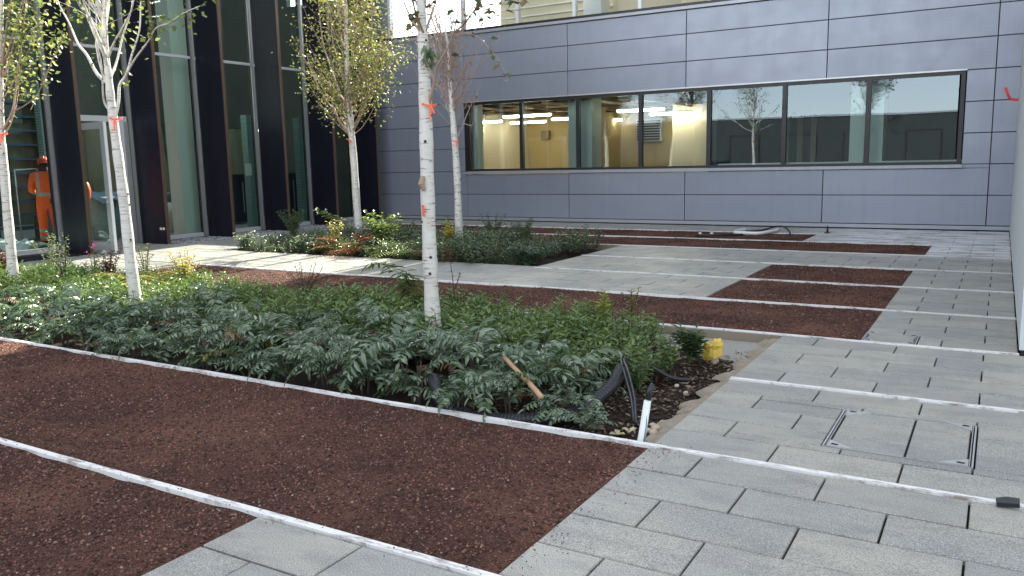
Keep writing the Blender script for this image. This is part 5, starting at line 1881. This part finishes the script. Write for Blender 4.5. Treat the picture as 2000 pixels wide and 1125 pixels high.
# fallen yellow leaves and pale stones by the pipe
fl = [(-1.70, 4.05, 'large yellow fallen leaf against the foot of white pipe'), (-1.77, 4.03, 'second yellow fallen leaf left of the white pipe'),
      (-1.80, 4.17, 'pale cream fallen leaf behind the yellow ones'), (-1.76, 4.25, 'curled cream fallen leaf farthest from the strip')]
for i, (x, y, lab) in enumerate(fl):
    mb = MB()
    c = (0.70, 0.52, 0.08) if i < 2 else (0.60, 0.55, 0.34)
    for q in range(3):
        mb.leaf(Vector((0, 0, 0)), Vector((math.cos(2.1 * q + i), math.sin(2.1 * q + i), 0.35)), Vector((0.2, 0.1, 1)), 0.055, 0.034, c)
    o = mb.build('fallen_leaf', M['tint'])
    o.location = (x, y, -0.055)
    tag(o, lab, 'leaf', 'fallen leaves by the white pipe')


def pebble_mesh(seed, s):
    r = random.Random(seed)
    v, fcs = [], []
    for k in range(5):
        ph = -1.2 + 2.4 * k / 4
        for q in range(8):
            t = 2 * math.pi * q / 8
            rr = s * math.cos(ph) * (1 + r.gauss(0, .09))
            v.append((rr * math.cos(t) * 1.2, rr * math.sin(t), s * 0.7 * math.sin(ph)))
    for k in range(4):
        for q in range(8):
            fcs.append((k * 8 + q, k * 8 + (q + 1) % 8, (k + 1) * 8 + (q + 1) % 8, (k + 1) * 8 + q))
    fcs += [tuple(reversed(range(8))), tuple(32 + q for q in range(8))]
    return MB().add(v, fcs).mesh('stone', M['rock'], True)


for i, (x, y, s) in enumerate([(-1.645, 4.34, .028), (-1.66, 4.42, .032), (-1.625, 4.46, .026), (-1.69, 4.36, .024), (-1.655, 4.52, .03), (-1.70, 4.47, .02), (-1.9, 4.95, .022), (-1.74, 5.2, .024), (-1.86, 5.35, .02)]):
    o = link('stone', pebble_mesh(i, s), None, (x, y, -0.07), (random.uniform(-.3, .3), 0, random.uniform(0, 6)))
    tag(o, ('pale stone of the heap nearest the white pipe', 'largest stone of the heap beside the slab edge', 'stone of the heap touching the concrete haunching',
            'small stone of the heap leaning towards the mulch', 'farthest stone of the heap along the slab edge', 'smallest stone of the heap beside the slab edge',
            'loose pale stone on the mulch between pipe and hose', 'loose pale stone on the mulch below the slab corner', 'small loose stone on the mulch farthest from the pipe')[i],
        'stone', 'pale stones heaped beside the slab edge' if i < 6 else 'pale stones loose on the mulch')

# dark chip on the front strip
g = at_z(1968, 980, 0.02)
ch = MB().prism([(-0.045, -0.022), (0.04, -0.028), (0.05, 0.02), (0.0, 0.032), (-0.04, 0.018)], 0.0, 0.02).build('broken_chip', M['rubber'])
ch.location = (g.x, g.y, 0.008)
ch.rotation_euler = (0.12, -0.08, 0.2)
tag(ch, 'black broken chip lying on the edging strip by the right edge', 'debris')

# ------------------------------------------------------------------ pipes and bits by the far wall
a = at_z(1450, 452, 0.05)
tag(MB().tube(smooth_poly([(-4.40, 16.70, 0.03), (-4.46, 16.35, 0.03), (-4.42, 16.05, 0.03), (-4.2, 15.98, 0.03), (-3.95, 15.95, 0.03), (-3.80, 16.2, 0.04), (-3.72, 16.6, 0.05)], 6), 0.034, 10).build('bent_pipe', M['pvc'], None, True),
    'white bent plastic pipe lying by the far wall', 'pipe')
tag(MB().tube(smooth_poly([(-4.3, 16.4, 0.03), (-4.0, 16.5, 0.05), (-3.85, 16.85, 0.09), (-3.65, 16.75, 0.10), (-3.45, 16.3, 0.05), (-3.38, 16.05, 0.0)], 6), 0.017, 8).build('hose', M['rubber'], None, True),
    'black hose arched over the white bent pipe by the far wall', 'hose')
tag(MB().tube([(-5.0, 15.35, 0.015), (-4.6, 15.5, 0.02), (-4.18, 15.72, 0.02)], 0.02, 7).build('metal_rod', M['rubber'], None, True), 'dark rod lying on the far gravel', 'rod')
for i, x in enumerate((-4.93, -4.72)):
    o = link('stone', pebble_mesh(40 + i, 0.03), None, (x, 15.45 + 0.05 * i, 0.05))
    o.data.materials[0] = M['white']
    tag(o, 'white lump on the dark rod, ' + ('left one' if i == 0 else 'right one'), 'debris')
bp = at_z(1616, 455, 0)
bl = tag(empty('marker_peg', (bp.x, bp.y, 0)), 'small dark peg standing on the wall paving', 'peg')
MB().tube([(0, 0, 0), (0, 0, 0.012)], 0.06, 10).build('peg_base', M['frame'], bl)
MB().tube([(0, 0, 0.013), (0, 0, 0.14)], [0.022, 0.014], 8).build('peg_pin', M['frame'], bl)
# red tape on the cladding
tp = [at_y(1964, 171, YW - 0.015), at_y(1968, 184, YW - 0.03), at_y(1973, 193, YW - 0.012), at_y(1984, 195, YW - 0.012), at_y(1994, 194, YW - 0.012)]
mb = MB()
for a, b in zip(tp[:-1], tp[1:]):
    d = (b - a).normalized()
    s = Vector((d.z, 0, -d.x)) * 0.022
    t = Vector((0, 0.002, 0))
    mb.add([a - s, b - s, b + s, a + s, a - s + t, b - s + t, b + s + t, a + s + t], [(0, 1, 2, 3), (7, 6, 5, 4), (0, 4, 5, 1), (2, 6, 7, 3)])
tag(mb.build('red_tape', M['red']), 'scrap of red tape hanging on the cladding near the right edge', 'tape')
# pale tape marks on the second fin
p = at_x(314, 447, -14.5)
mk = MB()
for dx in (-0.05, 0.04):
    mk.tube([(-14.48 + dx, 10.672, p.z), (-14.48 + dx, 10.655, p.z)], 0.028, 8)
tag(mk.build('door_catch', M['pvc']), 'pair of white stops fixed low on the fin right of door', 'door catch')
# thin bent hoop by the path
g = at_z(325, 508, 0.0)
hp = [at_y(325, 508, 8.75), at_y(337, 494, 8.85), at_y(345, 492, 8.9), at_y(358, 495, 8.8), at_y(367, 504, 8.6), at_y(368, 520, 8.4)]
tag(MB().tube(smooth_poly(hp, 5), 0.007, 6).build('cable', M['pvc'], None, True), 'thin pale cable hooped up at the end of red gravel', 'cable')

# ------------------------------------------------------------------ worker in orange hi-vis seen from behind


def skin_body(name, verts, edges, radii, root_i, mat, parent, sub=2):
    me = bpy.data.meshes.new(name)
    me.from_pydata(verts, edges, [])
    o = link(name, me, parent)
    sk = o.modifiers.new('skin', 'SKIN')
    sk.use_smooth_shade = True
    for i, rr in enumerate(radii):
        sv = me.skin_vertices[0].data[i]
        sv.radius = rr if isinstance(rr, tuple) else (rr, rr)
        sv.use_root = i == root_i
    ss = o.modifiers.new('sub', 'SUBSURF')
    ss.levels = ss.render_levels = sub
    me.materials.append(mat)
    return o


wroot = tag(empty('person', (-16.38, 9.48, 0.0), math.radians(57)), 'person in orange hi-vis suit and red helmet seen from behind', 'person')
V, E, RD = [], [], []


def jv(p, r, parent=None):
    V.append(p)
    RD.append(r)
    if parent is not None:
        E.append((parent, len(V) - 1))
    return len(V) - 1


pel = jv((0, 0, 0.88), (0.165, 0.125))
wst = jv((0, 0.0, 1.02), (0.172, 0.13), pel)
chs = jv((0, 0.0, 1.22), (0.185, 0.135), wst)
shd = jv((0, 0.01, 1.37), (0.165, 0.11), chs)
nck = jv((0.01, 0.03, 1.47), (0.062, 0.062), shd)
hd0 = jv((0.015, 0.05, 1.55), (0.080, 0.090), nck)
hd1 = jv((0.02, 0.055, 1.64), (0.078, 0.088), hd0)
nose = jv((0.05, 0.155, 1.565), (0.012, 0.012), hd0)
for s in (-1, 1):
    hip = jv((s * 0.095, 0, 0.80), (0.105, 0.110), pel)
    if s < 0:
        kne = jv((-0.10, 0.02, 0.47), (0.080, 0.085), hip)
        ank = jv((-0.10, -0.02, 0.12), (0.072, 0.078), kne)
        toe = jv((-0.11, 0.15, 0.045), (0.048, 0.042), ank)
    else:
        kne = jv((0.13, 0.07, 0.48), (0.082, 0.087), hip)
        ank = jv((0.145, -0.01, 0.13), (0.074, 0.080), kne)
        toe = jv((0.18, 0.16, 0.045), (0.048, 0.042), ank)
    sh = jv((s * 0.195, 0.01, 1.36), (0.075, 0.075), shd)
    elb = jv((s * 0.245, 0.02, 1.10), (0.060, 0.062), sh)
    wri = jv((s * 0.19, 0.23, 1.04), (0.042, 0.042), elb)
    plm = jv((s * 0.15, 0.31, 1.05), (0.036, 0.024), wri)
    for q in range(4):
        kn = jv((s * (0.150 - 0.0), 0.345, 1.085 - 0.024 * q), 0.011, plm)
        jv((s * 0.125, 0.385 - 0.004 * q, 1.088 - 0.024 * q), 0.0095, kn)
    th = jv((s * 0.125, 0.315, 1.10), 0.012, plm)
    jv((s * 0.105, 0.335, 1.125), 0.010, th)
wroot.scale = (1.04, 1.04, 1.03)
skin_body('body', V, E, RD, pel, M['suit'], wroot)
# helmet
v, fcs = [], []
for k in range(7):
    ph = (math.pi / 2) * k / 6
    for q in range(18):
        t = 2 * math.pi * q / 18
        v.append((0.02 + 0.112 * math.cos(ph) * math.cos(t), 0.055 + 0.138 * math.cos(ph) * math.sin(t), 1.625 + 0.120 * math.sin(ph)))
for k in range(6):
    for q in range(18):
        fcs.append((k * 18 + q, k * 18 + (q + 1) % 18, (k + 1) * 18 + (q + 1) % 18, (k + 1) * 18 + q))
hm = MB().add(v, fcs).build('helmet', M['helmet'], wroot, True)
rim = []
for q in range(19):
    t = 2 * math.pi * q / 18
    e = 0.03 if math.sin(t) > 0.2 else 0.010
    rim.append((0.02 + (0.113 + e * 0.4) * math.cos(t), 0.055 + (0.139 + e) * math.sin(t), 1.622))
MB().tube(rim, 0.008, 6, cap=False).build('brim', M['helmet'], hm, True)
MB().tube([(0.02, -0.08, 1.63), (0.02, -0.03, 1.725), (0.02, 0.06, 1.748), (0.02, 0.15, 1.71)], 0.012, 6).build('ridge', M['helmet'], hm, True)
for s in (-1, 1):
    MB().tube([(0.02 + s * 0.088, 0.05, 1.575), (0.02 + s * 0.098, 0.045, 1.60), (0.02 + s * 0.09, 0.05, 1.62)], [0.008, 0.014, 0.008], 8).build('ear', M['skin'], wroot, True)
    MB().tube([(0.02 + s * 0.035, 0.138, 1.595), (0.02 + s * 0.035, 0.146, 1.595)], [0.012, 0.006], 8).build('eye', M['white'], wroot, True)
MB().box(0.06, 0.16, -0.125, -0.118, 0.83, 0.93).build('trouser_pocket', M['frame'], wroot)
